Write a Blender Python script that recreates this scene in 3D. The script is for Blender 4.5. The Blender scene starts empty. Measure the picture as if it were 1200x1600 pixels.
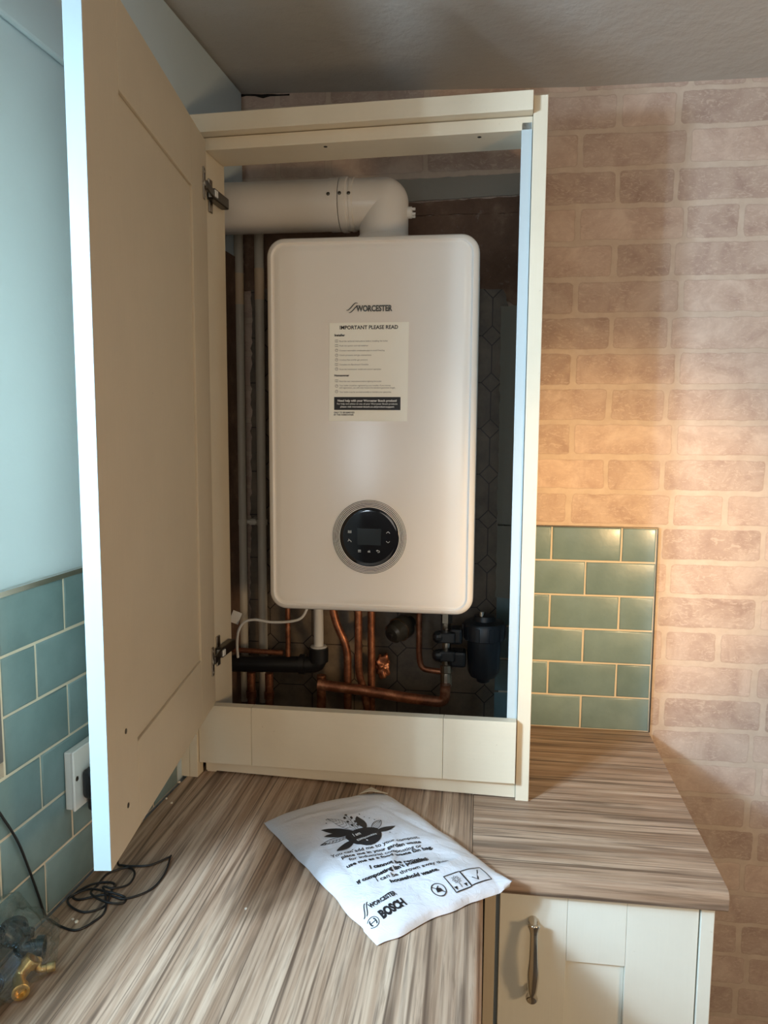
import bpy, bmesh, math, random
from mathutils import Vector, Matrix, noise
random.seed(7)
S = bpy.context.scene
COL = S.collection
PI = math.pi

# ------------------------------------------------------------------ camera
# world origin: worktop top (z=0) at the foot of the back wall (y=0); room in -y
yaw, pit, rol = math.radians(7.35941087), math.radians(6.09795211), math.radians(0.3794524)
fw = Vector((-math.sin(yaw)*math.cos(pit), math.cos(yaw)*math.cos(pit), -math.sin(pit)))
rt0 = Vector((math.cos(yaw), math.sin(yaw), 0))
up0 = rt0.cross(fw)
rt = math.cos(rol)*rt0 + math.sin(rol)*up0
up = -math.sin(rol)*rt0 + math.cos(rol)*up0
cd = bpy.data.cameras.new('camera'); cam = bpy.data.objects.new('camera', cd); COL.objects.link(cam)
M = Matrix((rt, up, -fw)).transposed().to_4x4(); M.translation = Vector((0.55686833, -1.69437932, 0.67362304))
cam.matrix_world = M
cd.sensor_fit = 'VERTICAL'; cd.sensor_height = 36.0; cd.lens = 1157/1600*36; cd.clip_start = .02
S.camera = cam

# ------------------------------------------------------------------ light
S.view_settings.view_transform = 'Standard'; S.view_settings.look = 'None'
S.view_settings.gamma = 1; S.view_settings.use_curve_mapping = False
S.view_settings.exposure = -0.08
W = bpy.data.worlds.new('world'); S.world = W; W.use_nodes = True
bg = W.node_tree.nodes['Background']; bg.inputs[0].default_value = (.55, .72, .85, 1); bg.inputs[1].default_value = .6

def area(name, loc, target, sx, sy, power, col, spread=180):
    l = bpy.data.lights.new(name, 'AREA'); l.shape = 'RECTANGLE'; l.size = sx; l.size_y = sy
    l.energy = power; l.color = col; l.spread = math.radians(spread)
    o = bpy.data.objects.new(name, l); COL.objects.link(o); o.location = loc
    o.rotation_euler = (Vector(target)-Vector(loc)).to_track_quat('-Z', 'Y').to_euler()
    return o
def spot(name, loc, target, power, col, ang, blend, rad):
    l = bpy.data.lights.new(name, 'SPOT'); l.energy = power; l.color = col; l.spot_size = math.radians(ang); l.spot_blend = blend; l.shadow_soft_size = rad
    o = bpy.data.objects.new(name, l); COL.objects.link(o); o.location = loc
    o.rotation_euler = (Vector(target)-Vector(loc)).to_track_quat('-Z', 'Y').to_euler()
area('daylight_side_window', (-.38, -1.62, .86), (.55, -.4, .1), .20, .12, 45, (.62, .81, 1.0))
area('daylight_side_window_sky', (-.42, -1.35, .80), (.1, -.72, .45), .7, .6, 12, (.43, .74, 1.0), 95)
area('daylight_rear_door', (-.16, -3.3, .56), (.3, -.3, .5), .14, .5, 4.5, (.75, .88, 1.0))
area('warm_room_lamp', (1.75, -1.62, .42), (.7, 0, .4), .22, .22, 9, (1.0, .68, .38))
spot('warm_spot_lamp', (1.55, -1.45, .62), (.80, 0, .40), 120, (1.0, .63, .29), 39, 1.0, .06)
area('added_rear_fill', (.75, -3.35, .7), (.35, -.3, .5), .9, .7, 5.5, (1.0, .91, .80))  # added fill from behind the camera, brightens the boiler front
area('ceiling_room_light', (1.2, -2.6, 1.38), (1.0, -2.4, -.9), .6, .6, 5.5, (1.0, .86, .68))

# ------------------------------------------------------------------ node helpers
def newmat(name):
    m = bpy.data.materials.new(name); m.use_nodes = True
    nt = m.node_tree; b = nt.nodes['Principled BSDF']
    return m, nt, b
def N(nt, t, **kw):
    n = nt.nodes.new(t)
    for k, v in kw.items():
        if k.startswith('_'): setattr(n, k[1:], v)
        else:
            n.inputs[k.replace('__', ' ')].default_value = v
    return n
def L(nt, a, b): nt.links.new(a, b)
def math_n(nt, op, a, b=None, c=None):
    n = nt.nodes.new('ShaderNodeMath'); n.operation = op
    for i, x in enumerate((a, b, c)):
        if x is None: continue
        if hasattr(x, 'links'): nt.links.new(x, n.inputs[i])
        else: n.inputs[i].default_value = x
    return n.outputs[0]
def ramp(nt, fac, stops):
    r = nt.nodes.new('ShaderNodeValToRGB'); e = r.color_ramp.elements
    while len(e) < len(stops): e.new(.5)
    for i, (p, c) in enumerate(stops):
        e[i].position = p; e[i].color = (*c, 1) if len(c) == 3 else c
    nt.links.new(fac, r.inputs[0]); return r.outputs[0]
def mixc(nt, fac, a, b, mode='MIX'):
    n = nt.nodes.new('ShaderNodeMix'); n.data_type = 'RGBA'; n.blend_type = mode
    for k, x in ((0, fac), (6, a), (7, b)):
        if hasattr(x, 'links'): nt.links.new(x, n.inputs[k])
        elif k == 0: n.inputs[0].default_value = x
        else: n.inputs[k].default_value = (*x, 1)
    return n.outputs[2]
def coords(nt, scale=(1, 1, 1), rot=(0, 0, 0), kind='Object'):
    t = nt.nodes.new('ShaderNodeTexCoord'); mp = nt.nodes.new('ShaderNodeMapping')
    mp.inputs['Scale'].default_value = scale; mp.inputs['Rotation'].default_value = rot
    nt.links.new(t.outputs[kind], mp.inputs[0]); return mp.outputs[0]
def noise_n(nt, vec, scale, detail=3, rough=.5, dist=0):
    n = N(nt, 'ShaderNodeTexNoise', Scale=scale, Detail=detail, Roughness=rough, Distortion=dist)
    nt.links.new(vec, n.inputs['Vector']); return n.outputs[0]
def bump(nt, b, h, strength=.3, dist=.001):
    n = nt.nodes.new('ShaderNodeBump'); n.inputs['Strength'].default_value = strength; n.inputs['Distance'].default_value = dist
    nt.links.new(h, n.inputs['Height']); nt.links.new(n.outputs[0], b.inputs['Normal'])
def plain(name, col, rough=.5, metal=0, var=.08, vs=40, spec=.5, bmp=0, bs=200):
    m, nt, b = newmat(name)
    v = coords(nt)
    f = noise_n(nt, v, vs, 4)
    c = mixc(nt, f, tuple(x*(1-var) for x in col), tuple(min(1, x*(1+var)) for x in col))
    L(nt, c, b.inputs['Base Color']); b.inputs['Roughness'].default_value = rough; b.inputs['Metallic'].default_value = metal
    b.inputs['Specular IOR Level'].default_value = spec
    if bmp: bump(nt, b, noise_n(nt, v, bs, 3), bmp)
    return m

# ------------------------------------------------------------------ materials
def mat_brick():
    m, nt, b = newmat('brick_wallpaper')
    uc = N(nt, 'ShaderNodeUVMap', _uv_map='cell'); uh = N(nt, 'ShaderNodeUVMap', _uv_map='half'); ur = N(nt, 'ShaderNodeUVMap', _uv_map='rnd')
    v = coords(nt)
    sc = N(nt, 'ShaderNodeSeparateXYZ'); L(nt, uc.outputs[0], sc.inputs[0])
    sh = N(nt, 'ShaderNodeSeparateXYZ'); L(nt, uh.outputs[0], sh.inputs[0])
    sr = N(nt, 'ShaderNodeSeparateXYZ'); L(nt, ur.outputs[0], sr.inputs[0])
    n1 = noise_n(nt, v, 22, 4, .6); n2 = noise_n(nt, coords(nt, (1, 1, 1), (.5, .3, .8)), 24, 4, .6)
    wx = math_n(nt, 'MULTIPLY', math_n(nt, 'SUBTRACT', n1, .5), .012); wy = math_n(nt, 'MULTIPLY', math_n(nt, 'SUBTRACT', n2, .5), .010)
    r = .007
    qx = math_n(nt, 'SUBTRACT', math_n(nt, 'ABSOLUTE', math_n(nt, 'ADD', sc.outputs[0], wx)), math_n(nt, 'SUBTRACT', sh.outputs[0], r))
    qy = math_n(nt, 'SUBTRACT', math_n(nt, 'ABSOLUTE', math_n(nt, 'ADD', sc.outputs[1], wy)), math_n(nt, 'SUBTRACT', sh.outputs[1], r))
    qx0 = math_n(nt, 'MAXIMUM', qx, 0.0); qy0 = math_n(nt, 'MAXIMUM', qy, 0.0)
    d = math_n(nt, 'SQRT', math_n(nt, 'ADD', math_n(nt, 'MULTIPLY', qx0, qx0), math_n(nt, 'MULTIPLY', qy0, qy0)))
    d = math_n(nt, 'SUBTRACT', d, r)
    mr = N(nt, 'ShaderNodeMapRange'); mr.inputs['From Min'].default_value = -.0018; mr.inputs['From Max'].default_value = .0014
    L(nt, d, mr.inputs[0]); mort = mr.outputs[0]
    # brick face: blotchy pink-buff with pale streaks
    blot = noise_n(nt, v, 14, 6, .65, .6)
    base = ramp(nt, blot, [(.3, (.42, .305, .25)), (.5, (.53, .41, .335)), (.66, (.62, .505, .42))])
    tint = ramp(nt, sr.outputs[0], [(0, (.84, .81, .80)), (.5, (.98, .96, .95)), (1, (1.10, 1.08, 1.06))])
    base = mixc(nt, 1.0, base, tint, 'MULTIPLY')
    streak = noise_n(nt, coords(nt, (1, 1, 2.2)), 60, 5, .7, 1.5)
    sm = ramp(nt, streak, [(.53, (0, 0, 0)), (.62, (1, 1, 1))])
    base = mixc(nt, math_n(nt, 'MULTIPLY', sm, .5), base, (.66, .54, .44))
    ds = ramp(nt, noise_n(nt, v, 90, 4, .7), [(.66, (0, 0, 0)), (.74, (1, 1, 1))])
    base = mixc(nt, math_n(nt, 'MULTIPLY', ds, .4), base, (.27, .18, .14))
    # dark hairline where brick meets mortar (printed)
    e = N(nt, 'ShaderNodeMapRange'); e.inputs['From Min'].default_value = .0; e.inputs['From Max'].default_value = .0016
    L(nt, math_n(nt, 'ABSOLUTE', math_n(nt, 'ADD', d, .0006)), e.inputs[0])
    edge = math_n(nt, 'MULTIPLY', math_n(nt, 'SUBTRACT', 1.0, e.outputs[0]), .30)
    mc = ramp(nt, noise_n(nt, v, 30, 5, .6), [(.3, (.53, .42, .33)), (.7, (.63, .52, .42))])
    c = mixc(nt, mort, base, mc)
    c = mixc(nt, edge, c, (.30, .2, .155))
    L(nt, c, b.inputs['Base Color']); b.inputs['Roughness'].default_value = .62; b.inputs['Specular IOR Level'].default_value = .3
    hh = math_n(nt, 'ADD', math_n(nt, 'MULTIPLY', mort, -.6), math_n(nt, 'MULTIPLY', streak, .6))
    bump(nt, b, hh, .25, .0015)
    return m
def mat_worktop(name, axis):
    m, nt, b = newmat(name)
    # grain runs along 'axis'
    def cc(across, along, off=0):
        return coords(nt, (along, across, across)) if axis == 'x' else coords(nt, (across, along, across))
    w = noise_n(nt, cc(14, .9), 1.0, 4, .6, .5)
    a = noise_n(nt, cc(60, 1.6), 1.0, 4, .65, .6)
    f = noise_n(nt, cc(190, 6.0), 1.0, 4, .7, .4)
    g = noise_n(nt, cc(600, 12), 1.0, 2, .5)
    c = ramp(nt, a, [(.30, (.30, .187, .118)), (.45, (.43, .295, .20)), (.56, (.54, .395, .28)), (.70, (.63, .485, .36))])
    wd = ramp(nt, w, [(.34, (.74, .69, .65)), (.50, (.96, .94, .93)), (.66, (1.04, 1.03, 1.02))])
    c = mixc(nt, 1.0, c, wd, 'MULTIPLY')
    fs = ramp(nt, f, [(.30, (1, 1, 1)), (.42, (.45, .45, .45)), (.50, (0, 0, 0))])
    c = mixc(nt, math_n(nt, 'MULTIPLY', fs, .75), c, (.14, .088, .055))
    # crisp dark vessel lines
    for acr, alo, wdt, st in ((30, .5, .012, .8), (60, 1.0, .02, .6), (16, .3, .007, .9)):
        dl = noise_n(nt, cc(acr, alo), 1.0, 1, .4, .15)
        br = noise_n(nt, cc(acr*.5, alo*6), 1.0, 2, .5)
        k = ramp(nt, math_n(nt, 'ABSOLUTE', math_n(nt, 'SUBTRACT', dl, .5)), [(0, (1, 1, 1)), (wdt, (.7, .7, .7)), (wdt*2.2, (0, 0, 0))])
        bm_ = ramp(nt, br, [(.42, (.15, .15, .15)), (.55, (1, 1, 1))])
        c = mixc(nt, math_n(nt, 'MULTIPLY', math_n(nt, 'MULTIPLY', k, bm_), st), c, (.075, .045, .03))
    c = mixc(nt, math_n(nt, 'MULTIPLY', g, .25), c, (.19, .125, .08))
    L(nt, c, b.inputs['Base Color']); b.inputs['Roughness'].default_value = .42; b.inputs['Specular IOR Level'].default_value = .35
    bump(nt, b, f, .12, .0006)
    return m
def mat_cream(name, col=(.74, .655, .50), rough=.5, grain='z', amt=.08):
    m, nt, b = newmat(name)
    sc = {'z': (260, 260, 7), 'x': (7, 260, 260)}[grain]
    g = noise_n(nt, coords(nt, sc), 1.0, 3, .6)
    d = noise_n(nt, coords(nt), 9, 5, .65)
    c = mixc(nt, d, tuple(x*.90 for x in col), tuple(min(1, x*1.05) for x in col))
    sp = ramp(nt, noise_n(nt, coords(nt), 130, 2, .5), [(.74, (0, 0, 0)), (.80, (1, 1, 1))])
    c = mixc(nt, math_n(nt, 'MULTIPLY', sp, .3), c, (.35, .27, .18))
    c = mixc(nt, math_n(nt, 'MULTIPLY', g, amt), c, tuple(x*.6 for x in col))
    L(nt, c, b.inputs['Base Color']); b.inputs['Roughness'].default_value = rough; b.inputs['Specular IOR Level'].default_value = .4
    bump(nt, b, g, .25, .0006)
    return m
def mat_tile():
    m, nt, b = newmat('glazed_tile')
    ur = N(nt, 'ShaderNodeUVMap', _uv_map='rnd'); sr = N(nt, 'ShaderNodeSeparateXYZ'); L(nt, ur.outputs[0], sr.inputs[0])
    v = coords(nt)
    c = ramp(nt, noise_n(nt, v, 12, 5, .6), [(.3, (.135, .215, .225)), (.7, (.19, .285, .30))])
    t = ramp(nt, sr.outputs[0], [(0, (.9, .92, .92)), (1, (1.08, 1.06, 1.06))])
    c = mixc(nt, 1.0, c, t, 'MULTIPLY')
    L(nt, c, b.inputs['Base Color']); b.inputs['Roughness'].default_value = .36; b.inputs['Coat Weight'].default_value = .12; b.inputs['Coat Roughness'].default_value = .15
    bump(nt, b, noise_n(nt, v, 26, 3, .6), .25, .003)
    return m
def mat_octagon():
    m, nt, b = newmat('old_octagon_tile')
    v = coords(nt); s = N(nt, 'ShaderNodeSeparateXYZ'); L(nt, v, s.inputs[0])
    P = .1024
    def wrap(o, off):
        t = math_n(nt, 'ADD', o, off)
        return math_n(nt, 'SUBTRACT', math_n(nt, 'MULTIPLY', math_n(nt, 'FRACT', math_n(nt, 'DIVIDE', math_n(nt, 'ADD', t, P*.5), P)), P), P*.5)
    x = math_n(nt, 'ABSOLUTE', wrap(s.outputs[0], 10*P-.5775)); z = math_n(nt, 'ABSOLUTE', wrap(s.outputs[2], 10*P-.582))
    a = .0215; w = .0011
    dd = math_n(nt, 'SUBTRACT', math_n(nt, 'ADD', x, z), a)
    l1 = math_n(nt, 'LESS_THAN', math_n(nt, 'ABSOLUTE', dd), w*1.4)
    out = math_n(nt, 'GREATER_THAN', dd, 0.0)
    l2 = math_n(nt, 'MULTIPLY', out, math_n(nt, 'LESS_THAN', math_n(nt, 'MINIMUM', x, z), w))
    ln = math_n(nt, 'MAXIMUM', l1, l2)
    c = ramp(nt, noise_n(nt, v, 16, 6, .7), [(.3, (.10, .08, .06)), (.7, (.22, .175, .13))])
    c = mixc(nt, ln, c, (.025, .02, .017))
    L(nt, c, b.inputs['Base Color']); b.inputs['Roughness'].default_value = .45
    bump(nt, b, math_n(nt, 'SUBTRACT', 1.0, ln), .5, .001)
    return m
def mat_plaster_brown():
    m, nt, b = newmat('bare_brown_plaster')
    v = coords(nt)
    c = ramp(nt, noise_n(nt, v, 9, 7, .7), [(.3, (.10, .055, .035)), (.55, (.17, .10, .065)), (.72, (.30, .2, .13))])
    w = ramp(nt, noise_n(nt, v, 45, 6, .8, 1.0), [(.60, (0, 0, 0)), (.70, (1, 1, 1))])
    c = mixc(nt, math_n(nt, 'MULTIPLY', w, .35), c, (.42, .36, .31))
    L(nt, c, b.inputs['Base Color']); b.inputs['Roughness'].default_value = .85
    bump(nt, b, noise_n(nt, v, 60, 5, .7), .4, .002)
    return m
def mat_paint(name, col, bs=.25, scale=70, rough=.7):
    m, nt, b = newmat(name); v = coords(nt)
    c = mixc(nt, noise_n(nt, v, 5, 5, .6), tuple(x*.94 for x in col), tuple(min(1, x*1.04) for x in col))
    L(nt, c, b.inputs['Base Color']); b.inputs['Roughness'].default_value = rough; b.inputs['Specular IOR Level'].default_value = .3
    bump(nt, b, noise_n(nt, v, scale, 4, .6), bs, .003)
    return m
def mat_copper():
    m, nt, b = newmat('aged_copper'); v = coords(nt)
    c = ramp(nt, noise_n(nt, v, 35, 5, .7, .5), [(.3, (.13, .05, .028)), (.55, (.32, .125, .065)), (.78, (.62, .30, .17))])
    L(nt, c, b.inputs['Base Color']); b.inputs['Metallic'].default_value = .75; b.inputs['Roughness'].default_value = .42
    return m
def mat_clear():
    m, nt, b = newmat('clear_plastic_film')
    gl = N(nt, 'ShaderNodeBsdfGlossy'); gl.inputs['Roughness'].default_value = .12; gl.inputs['Color'].default_value = (.85, .92, .93, 1)
    tr = N(nt, 'ShaderNodeBsdfTransparent'); tr.inputs['Color'].default_value = (.95, .97, .96, 1)
    lw = N(nt, 'ShaderNodeLayerWeight', Blend=.45)
    bp = nt.nodes.new('ShaderNodeBump'); bp.inputs['Strength'].default_value = .9; bp.inputs['Distance'].default_value = .006
    L(nt, noise_n(nt, coords(nt), 55, 4, .6, 1.5), bp.inputs['Height'])
    L(nt, bp.outputs[0], gl.inputs['Normal']); L(nt, bp.outputs[0], lw.inputs['Normal'])
    fac = math_n(nt, 'ADD', math_n(nt, 'MULTIPLY', lw.outputs['Facing'], .30), .02)
    mx = nt.nodes.new('ShaderNodeMixShader'); L(nt, fac, mx.inputs[0]); L(nt, tr.outputs[0], mx.inputs[1]); L(nt, gl.outputs[0], mx.inputs[2])
    L(nt, mx.outputs[0], nt.nodes['Material Output'].inputs['Surface']); nt.nodes.remove(b)
    return m
BRICK = mat_brick()
WTX = mat_worktop('worktop_laminate_cross', 'x'); WTY = mat_worktop('worktop_laminate_long', 'y')
CREAM = mat_cream('cream_woodgrain'); CREAMX = mat_cream('cream_woodgrain_across', grain='x')
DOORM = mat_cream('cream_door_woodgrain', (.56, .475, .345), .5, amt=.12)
BASEM = mat_cream('cream_base_woodgrain', (.76, .735, .63), .45)
WHITEB = mat_cream('white_carcass_board', (.52, .60, .62), .5, amt=.03)
TILE = mat_tile(); GROUT = mat_paint('cream_grout', (.62, .555, .44), .2, 150)
OCT = mat_octagon(); BROWN = mat_plaster_brown(); STRIP = mat_paint('grey_green_skim', (.30, .295, .25), .5, 40)
BLUEW = mat_paint('pale_blue_wall_paint', (.55, .67, .74), .15, 45)
CEIL = mat_paint('ceiling_artex', (.50, .485, .45), .9, 28, .8)
ROOMW = mat_paint('room_wall_paint', (.48, .43, .37)); FLOORM = mat_paint('floor_vinyl', (.20, .17, .14), .1)
WHITE = plain('boiler_white_enamel', (.83, .785, .715), .17, var=.01, spec=.55)
FLUEW = plain('flue_white_plastic', (.70, .665, .61), .28, var=.02)
RIM = plain('white_rim', (.90, .87, .82), .3, var=.01)
PAPER = plain('label_paper', (.93, .92, .82), .4, var=.01)
INK = plain('black_ink', (.012, .012, .014), .5, var=.0)
INKG = plain('grey_print', (.16, .15, .14), .5, var=.0)
INKW = plain('white_print', (.80, .80, .78), .5, var=.0)
GLASSB = plain('black_glass', (.004, .005, .009), .06, var=0, spec=.7)
SCREEN = plain('screen_glass', (.018, .024, .028), .15, var=.05)
ICONM = plain('icon_print', (.55, .60, .62), .4, var=0)
STEEL = plain('hinge_steel', (.42, .38, .32), .28, 1, var=.15)
STEELD = plain('dark_steel', (.12, .11, .095), .35, 1, var=.2)
CHROME = plain('chrome', (.62, .58, .52), .14, 1, var=.05)
COPPER = mat_copper()
BLACKP = plain('black_plastic', (.010, .011, .013), .35, var=.1)
DKGREY = plain('dark_grey_plastic', (.020, .021, .020), .3, var=.1)
CPIPE = plain('cream_pipe', (.50, .46, .38), .45, var=.12, vs=12)
CPIPEL = plain('cream_pipe_clean', (.62, .47, .31), .5, var=.05)
BPIPE = plain('brown_pipe', (.16, .095, .06), .5, var=.2)
WPLAS = plain('white_plastic', (.70, .70, .68), .35, var=.02)
BRASS = plain('brass', (.62, .42, .16), .3, .9, var=.15, vs=60)
TEALB = plain('dark_teal_plastic', (.008, .02, .024), .25, var=.2)
BAGM, _nt, _b = newmat('mailer_film')
_c = mixc(_nt, noise_n(_nt, coords(_nt), 14, 4), (.62, .625, .66), (.72, .725, .75))
L(_nt, _c, _b.inputs['Base Color']); _b.inputs['Roughness'].default_value = .33; _b.inputs['Subsurface Weight'].default_value = .12
_b.inputs['Subsurface Radius'].default_value = (.01, .01, .01)
bump(_nt, _b, noise_n(_nt, coords(_nt, (1, 1.6, 1), (0, 0, .7)), 38, 5, .65, 1.2), .55, .003)
CREAMB = plain('cream_flap_film', (.70, .66, .54), .45, var=.05)
CLEAR = mat_clear()
METALW = plain('window_frame_grey', (.16, .15, .15), .35, .4, var=.1)
GAP = plain('dark_gap', (.01, .008, .006), .9, var=0)

# ------------------------------------------------------------------ object helpers
ROOT = {}
def thing(name, label, cat, loc=(0, 0, 0), rotz=0, group=None):
    o = bpy.data.objects.new(name, None); COL.objects.link(o); o.empty_display_size = .05
    o.location = loc; o.rotation_euler = (0, 0, rotz)
    ROOT[o.name] = (Matrix.Translation(loc) @ Matrix.Rotation(rotz, 4, 'Z')).inverted()
    tag(o, label, cat, group); return o
def tag(o, label=None, cat=None, group=None, kind=None):
    if label: o['label'] = label
    if cat: o['category'] = cat
    if group: o['group'] = group
    if kind: o['kind'] = kind
    return o
def obj(name, bm, mat, parent=None, local=False, smooth=None, bevel=0, seg=2, sub=0, label=None, recalc=True):
    me = bpy.data.meshes.new(name)
    if recalc: bmesh.ops.recalc_face_normals(bm, faces=bm.faces)
    if parent is not None and not local:
        r = parent
        while r.parent: r = r.parent
        bm.transform(ROOT[r.name])
    bm.to_mesh(me); bm.free()
    mats = mat if isinstance(mat, (list, tuple)) else [mat]
    for m in mats: me.materials.append(m)
    o = bpy.data.objects.new(name, me); COL.objects.link(o)
    if parent is not None: o.parent = parent
    if bevel:
        b = o.modifiers.new('bevel', 'BEVEL'); b.width = bevel; b.segments = seg; b.limit_method = 'ANGLE'; b.angle_limit = math.radians(40)
    if sub:
        s = o.modifiers.new('sub', 'SUBSURF'); s.levels = sub; s.render_levels = sub
    if smooth is not None:
        for p in me.polygons: p.use_smooth = True
        if smooth < 180:
            me.set_sharp_from_angle(angle=math.radians(smooth))
    if label: o['label'] = label
    return o
def B(): return bmesh.new()
def box(bm, x0, x1, y0, y1, z0, z1, fn=None, mi=0):
    pts = [(x, y, z) for x in (x0, x1) for y in (y0, y1) for z in (z0, z1)]
    if fn: pts = [fn(*p) for p in pts]
    v = [bm.verts.new(p) for p in pts]
    fs = []
    for a in ((0, 1, 3, 2), (4, 6, 7, 5), (0, 4, 5, 1), (2, 3, 7, 6), (0, 2, 6, 4), (1, 5, 7, 3)):
        f = bm.faces.new([v[i] for i in a]); f.material_index = mi; fs.append(f)
    return fs
def catmull(pts, n=8):
    P = [Vector(p) for p in pts]; out = []
    for i in range(len(P)-1):
        p0 = P[max(i-1, 0)]; p1 = P[i]; p2 = P[i+1]; p3 = P[min(i+2, len(P)-1)]
        for k in range(n):
            t = k/n
            out.append(.5*((2*p1)+(-p0+p2)*t+(2*p0-5*p1+4*p2-p3)*t*t+(-p0+3*p1-3*p2+p3)*t**3))
    out.append(P[-1]); return out
def sweep(bm, pts, r, seg=16, caps=True, mi=0):
    pts = [Vector(p) for p in pts]; n = len(pts)
    rr = r if isinstance(r, (list, tuple)) else [r]*n
    t = (pts[1]-pts[0]).normalized()
    a = t.orthogonal().normalized(); rings = []
    for i in range(n):
        if i == 0: tt = (pts[1]-pts[0]).normalized()
        elif i == n-1: tt = (pts[-1]-pts[-2]).normalized()
        else: tt = ((pts[i+1]-pts[i]).normalized()+(pts[i]-pts[i-1]).normalized()).normalized()
        q = t.rotation_difference(tt); a = (q @ a).normalized(); t = tt
        b = t.cross(a)
        rings.append([bm.verts.new(pts[i]+rr[i]*(math.cos(2*PI*k/seg)*a+math.sin(2*PI*k/seg)*b)) for k in range(seg)])
    for i in range(n-1):
        for k in range(seg):
            f = bm.faces.new((rings[i][k], rings[i][(k+1) % seg], rings[i+1][(k+1) % seg], rings[i+1][k])); f.material_index = mi
    if caps:
        bm.faces.new(rings[0][::-1]).material_index = mi; bm.faces.new(rings[-1]).material_index = mi
def cyl(bm, p0, p1, r0, r1=None, seg=24, caps=True, mi=0):
    sweep(bm, [p0, p1], [r0, r0 if r1 is None else r1], seg, caps, mi)
def lathe(bm, o, axis, prof, seg=32, mi=0):
    """prof: list of (distance along axis, radius)"""
    o = Vector(o); ax = Vector(axis).normalized(); a = ax.orthogonal().normalized(); b = ax.cross(a); rings = []
    for d, r in prof:
        rings.append([bm.verts.new(o+ax*d+max(r, 1e-5)*(math.cos(2*PI*k/seg)*a+math.sin(2*PI*k/seg)*b)) for k in range(seg)])
    for i in range(len(rings)-1):
        for k in range(seg):
            f = bm.faces.new((rings[i][k], rings[i][(k+1) % seg], rings[i+1][(k+1) % seg], rings[i+1][k])); f.material_index = mi
    bm.faces.new(rings[0][::-1]); bm.faces.new(rings[-1])
def arcbend(pts, rad, n=6):
    """polyline with rounded corners"""
    P = [Vector(p) for p in pts]; out = [P[0]]
    for i in range(1, len(P)-1):
        a = (P[i-1]-P[i]); b = (P[i+1]-P[i]); r = min(rad, a.length*.49, b.length*.49)
        s = P[i]+a.normalized()*r; e = P[i]+b.normalized()*r
        for k in range(n+1):
            t = k/n; out.append((1-t)**2*s+2*t*(1-t)*P[i]+t*t*e)
    out.append(P[-1]); return out
def text(bm, s, size, width=None, bold=0, origin=(0, 0), align='L', fn=None, sub=False, skew=0):
    c = bpy.data.curves.new('t', 'FONT'); c.body = s; c.size = size; c.offset = bold; c.resolution_u = 3
    o = bpy.data.objects.new('t', c); COL.objects.link(o)
    dg = bpy.context.evaluated_depsgraph_get(); me = o.evaluated_get(dg).to_mesh()
    t = bmesh.new(); t.from_mesh(me)
    bpy.data.objects.remove(o); bpy.data.curves.remove(c)
    if sub:
        bmesh.ops.triangulate(t, faces=t.faces); bmesh.ops.subdivide_edges(t, edges=[e for e in t.edges if e.calc_length() > size*.25], cuts=1)
    xs = [v.co.x for v in t.verts]
    if not xs: t.free(); return
    x0, x1 = min(xs), max(xs); k = (width/(x1-x0)) if width else 1
    off = {'L': 0, 'C': -(x1-x0)*k/2, 'R': -(x1-x0)*k}[align]
    for v in t.verts:
        x = (v.co.x-x0)*k+off+origin[0]; y = v.co.y+origin[1]
        v.co = fn(x, y) if fn else Vector((x, y, 0))
    m = bpy.data.meshes.new('tmp'); t.to_mesh(m); t.free(); bm.from_mesh(m); bpy.data.meshes.remove(m)
def poly(bm, pts, fn):
    try: bm.faces.new([bm.verts.new(fn(*p)) for p in pts])
    except ValueError: pass
def strip(bm, pts, w, fn, closed=False):
    """flat ribbon along 2-D points; w width or list"""
    n = len(pts); L_ = []; R_ = []
    for i in range(n):
        if closed: a = pts[(i-1) % n]; b = pts[(i+1) % n]
        else: a = pts[max(i-1, 0)]; b = pts[min(i+1, n-1)]
        dx, dy = b[0]-a[0], b[1]-a[1]; l = math.hypot(dx, dy) or 1
        ww = (w[i] if isinstance(w, (list, tuple)) else w)/2
        L_.append(bm.verts.new(fn(pts[i][0]-dy/l*ww, pts[i][1]+dx/l*ww))); R_.append(bm.verts.new(fn(pts[i][0]+dy/l*ww, pts[i][1]-dx/l*ww)))
    for i in range(n if closed else n-1):
        j = (i+1) % n; bm.faces.new((L_[i], R_[i], R_[j], L_[j]))
def circle2(cx, cy, r, n=28, a0=0, a1=2*PI): return [(cx+r*math.cos(a0+(a1-a0)*i/n), cy+r*math.sin(a0+(a1-a0)*i/n)) for i in range(n)]

# ------------------------------------------------------------------ setting
FZ = -.91; CZ = 1.406; RX = 2.9; FY = -3.5
b = B(); box(b, -.6, RX+.1, FY-.1, .1, FZ-.05, FZ); tag(obj('floor', b, FLOORM), kind='structure')
def ceilz(x): return 1.405+.024*max(0, min(1, (.75-x)/.78))
b = B()
xs = [-.6, -.05, .35, .75, RX+.1]
for i in range(len(xs)-1):
    box(b, xs[i], xs[i+1], FY-.1, .1, 0, 1, lambda x, y, z: (x, y, 1.55 if z > .5 else ceilz(x)))
bmesh.ops.remove_doubles(b, verts=b.verts, dist=1e-5)
tag(obj('ceiling', b, CEIL), kind='structure')

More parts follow.
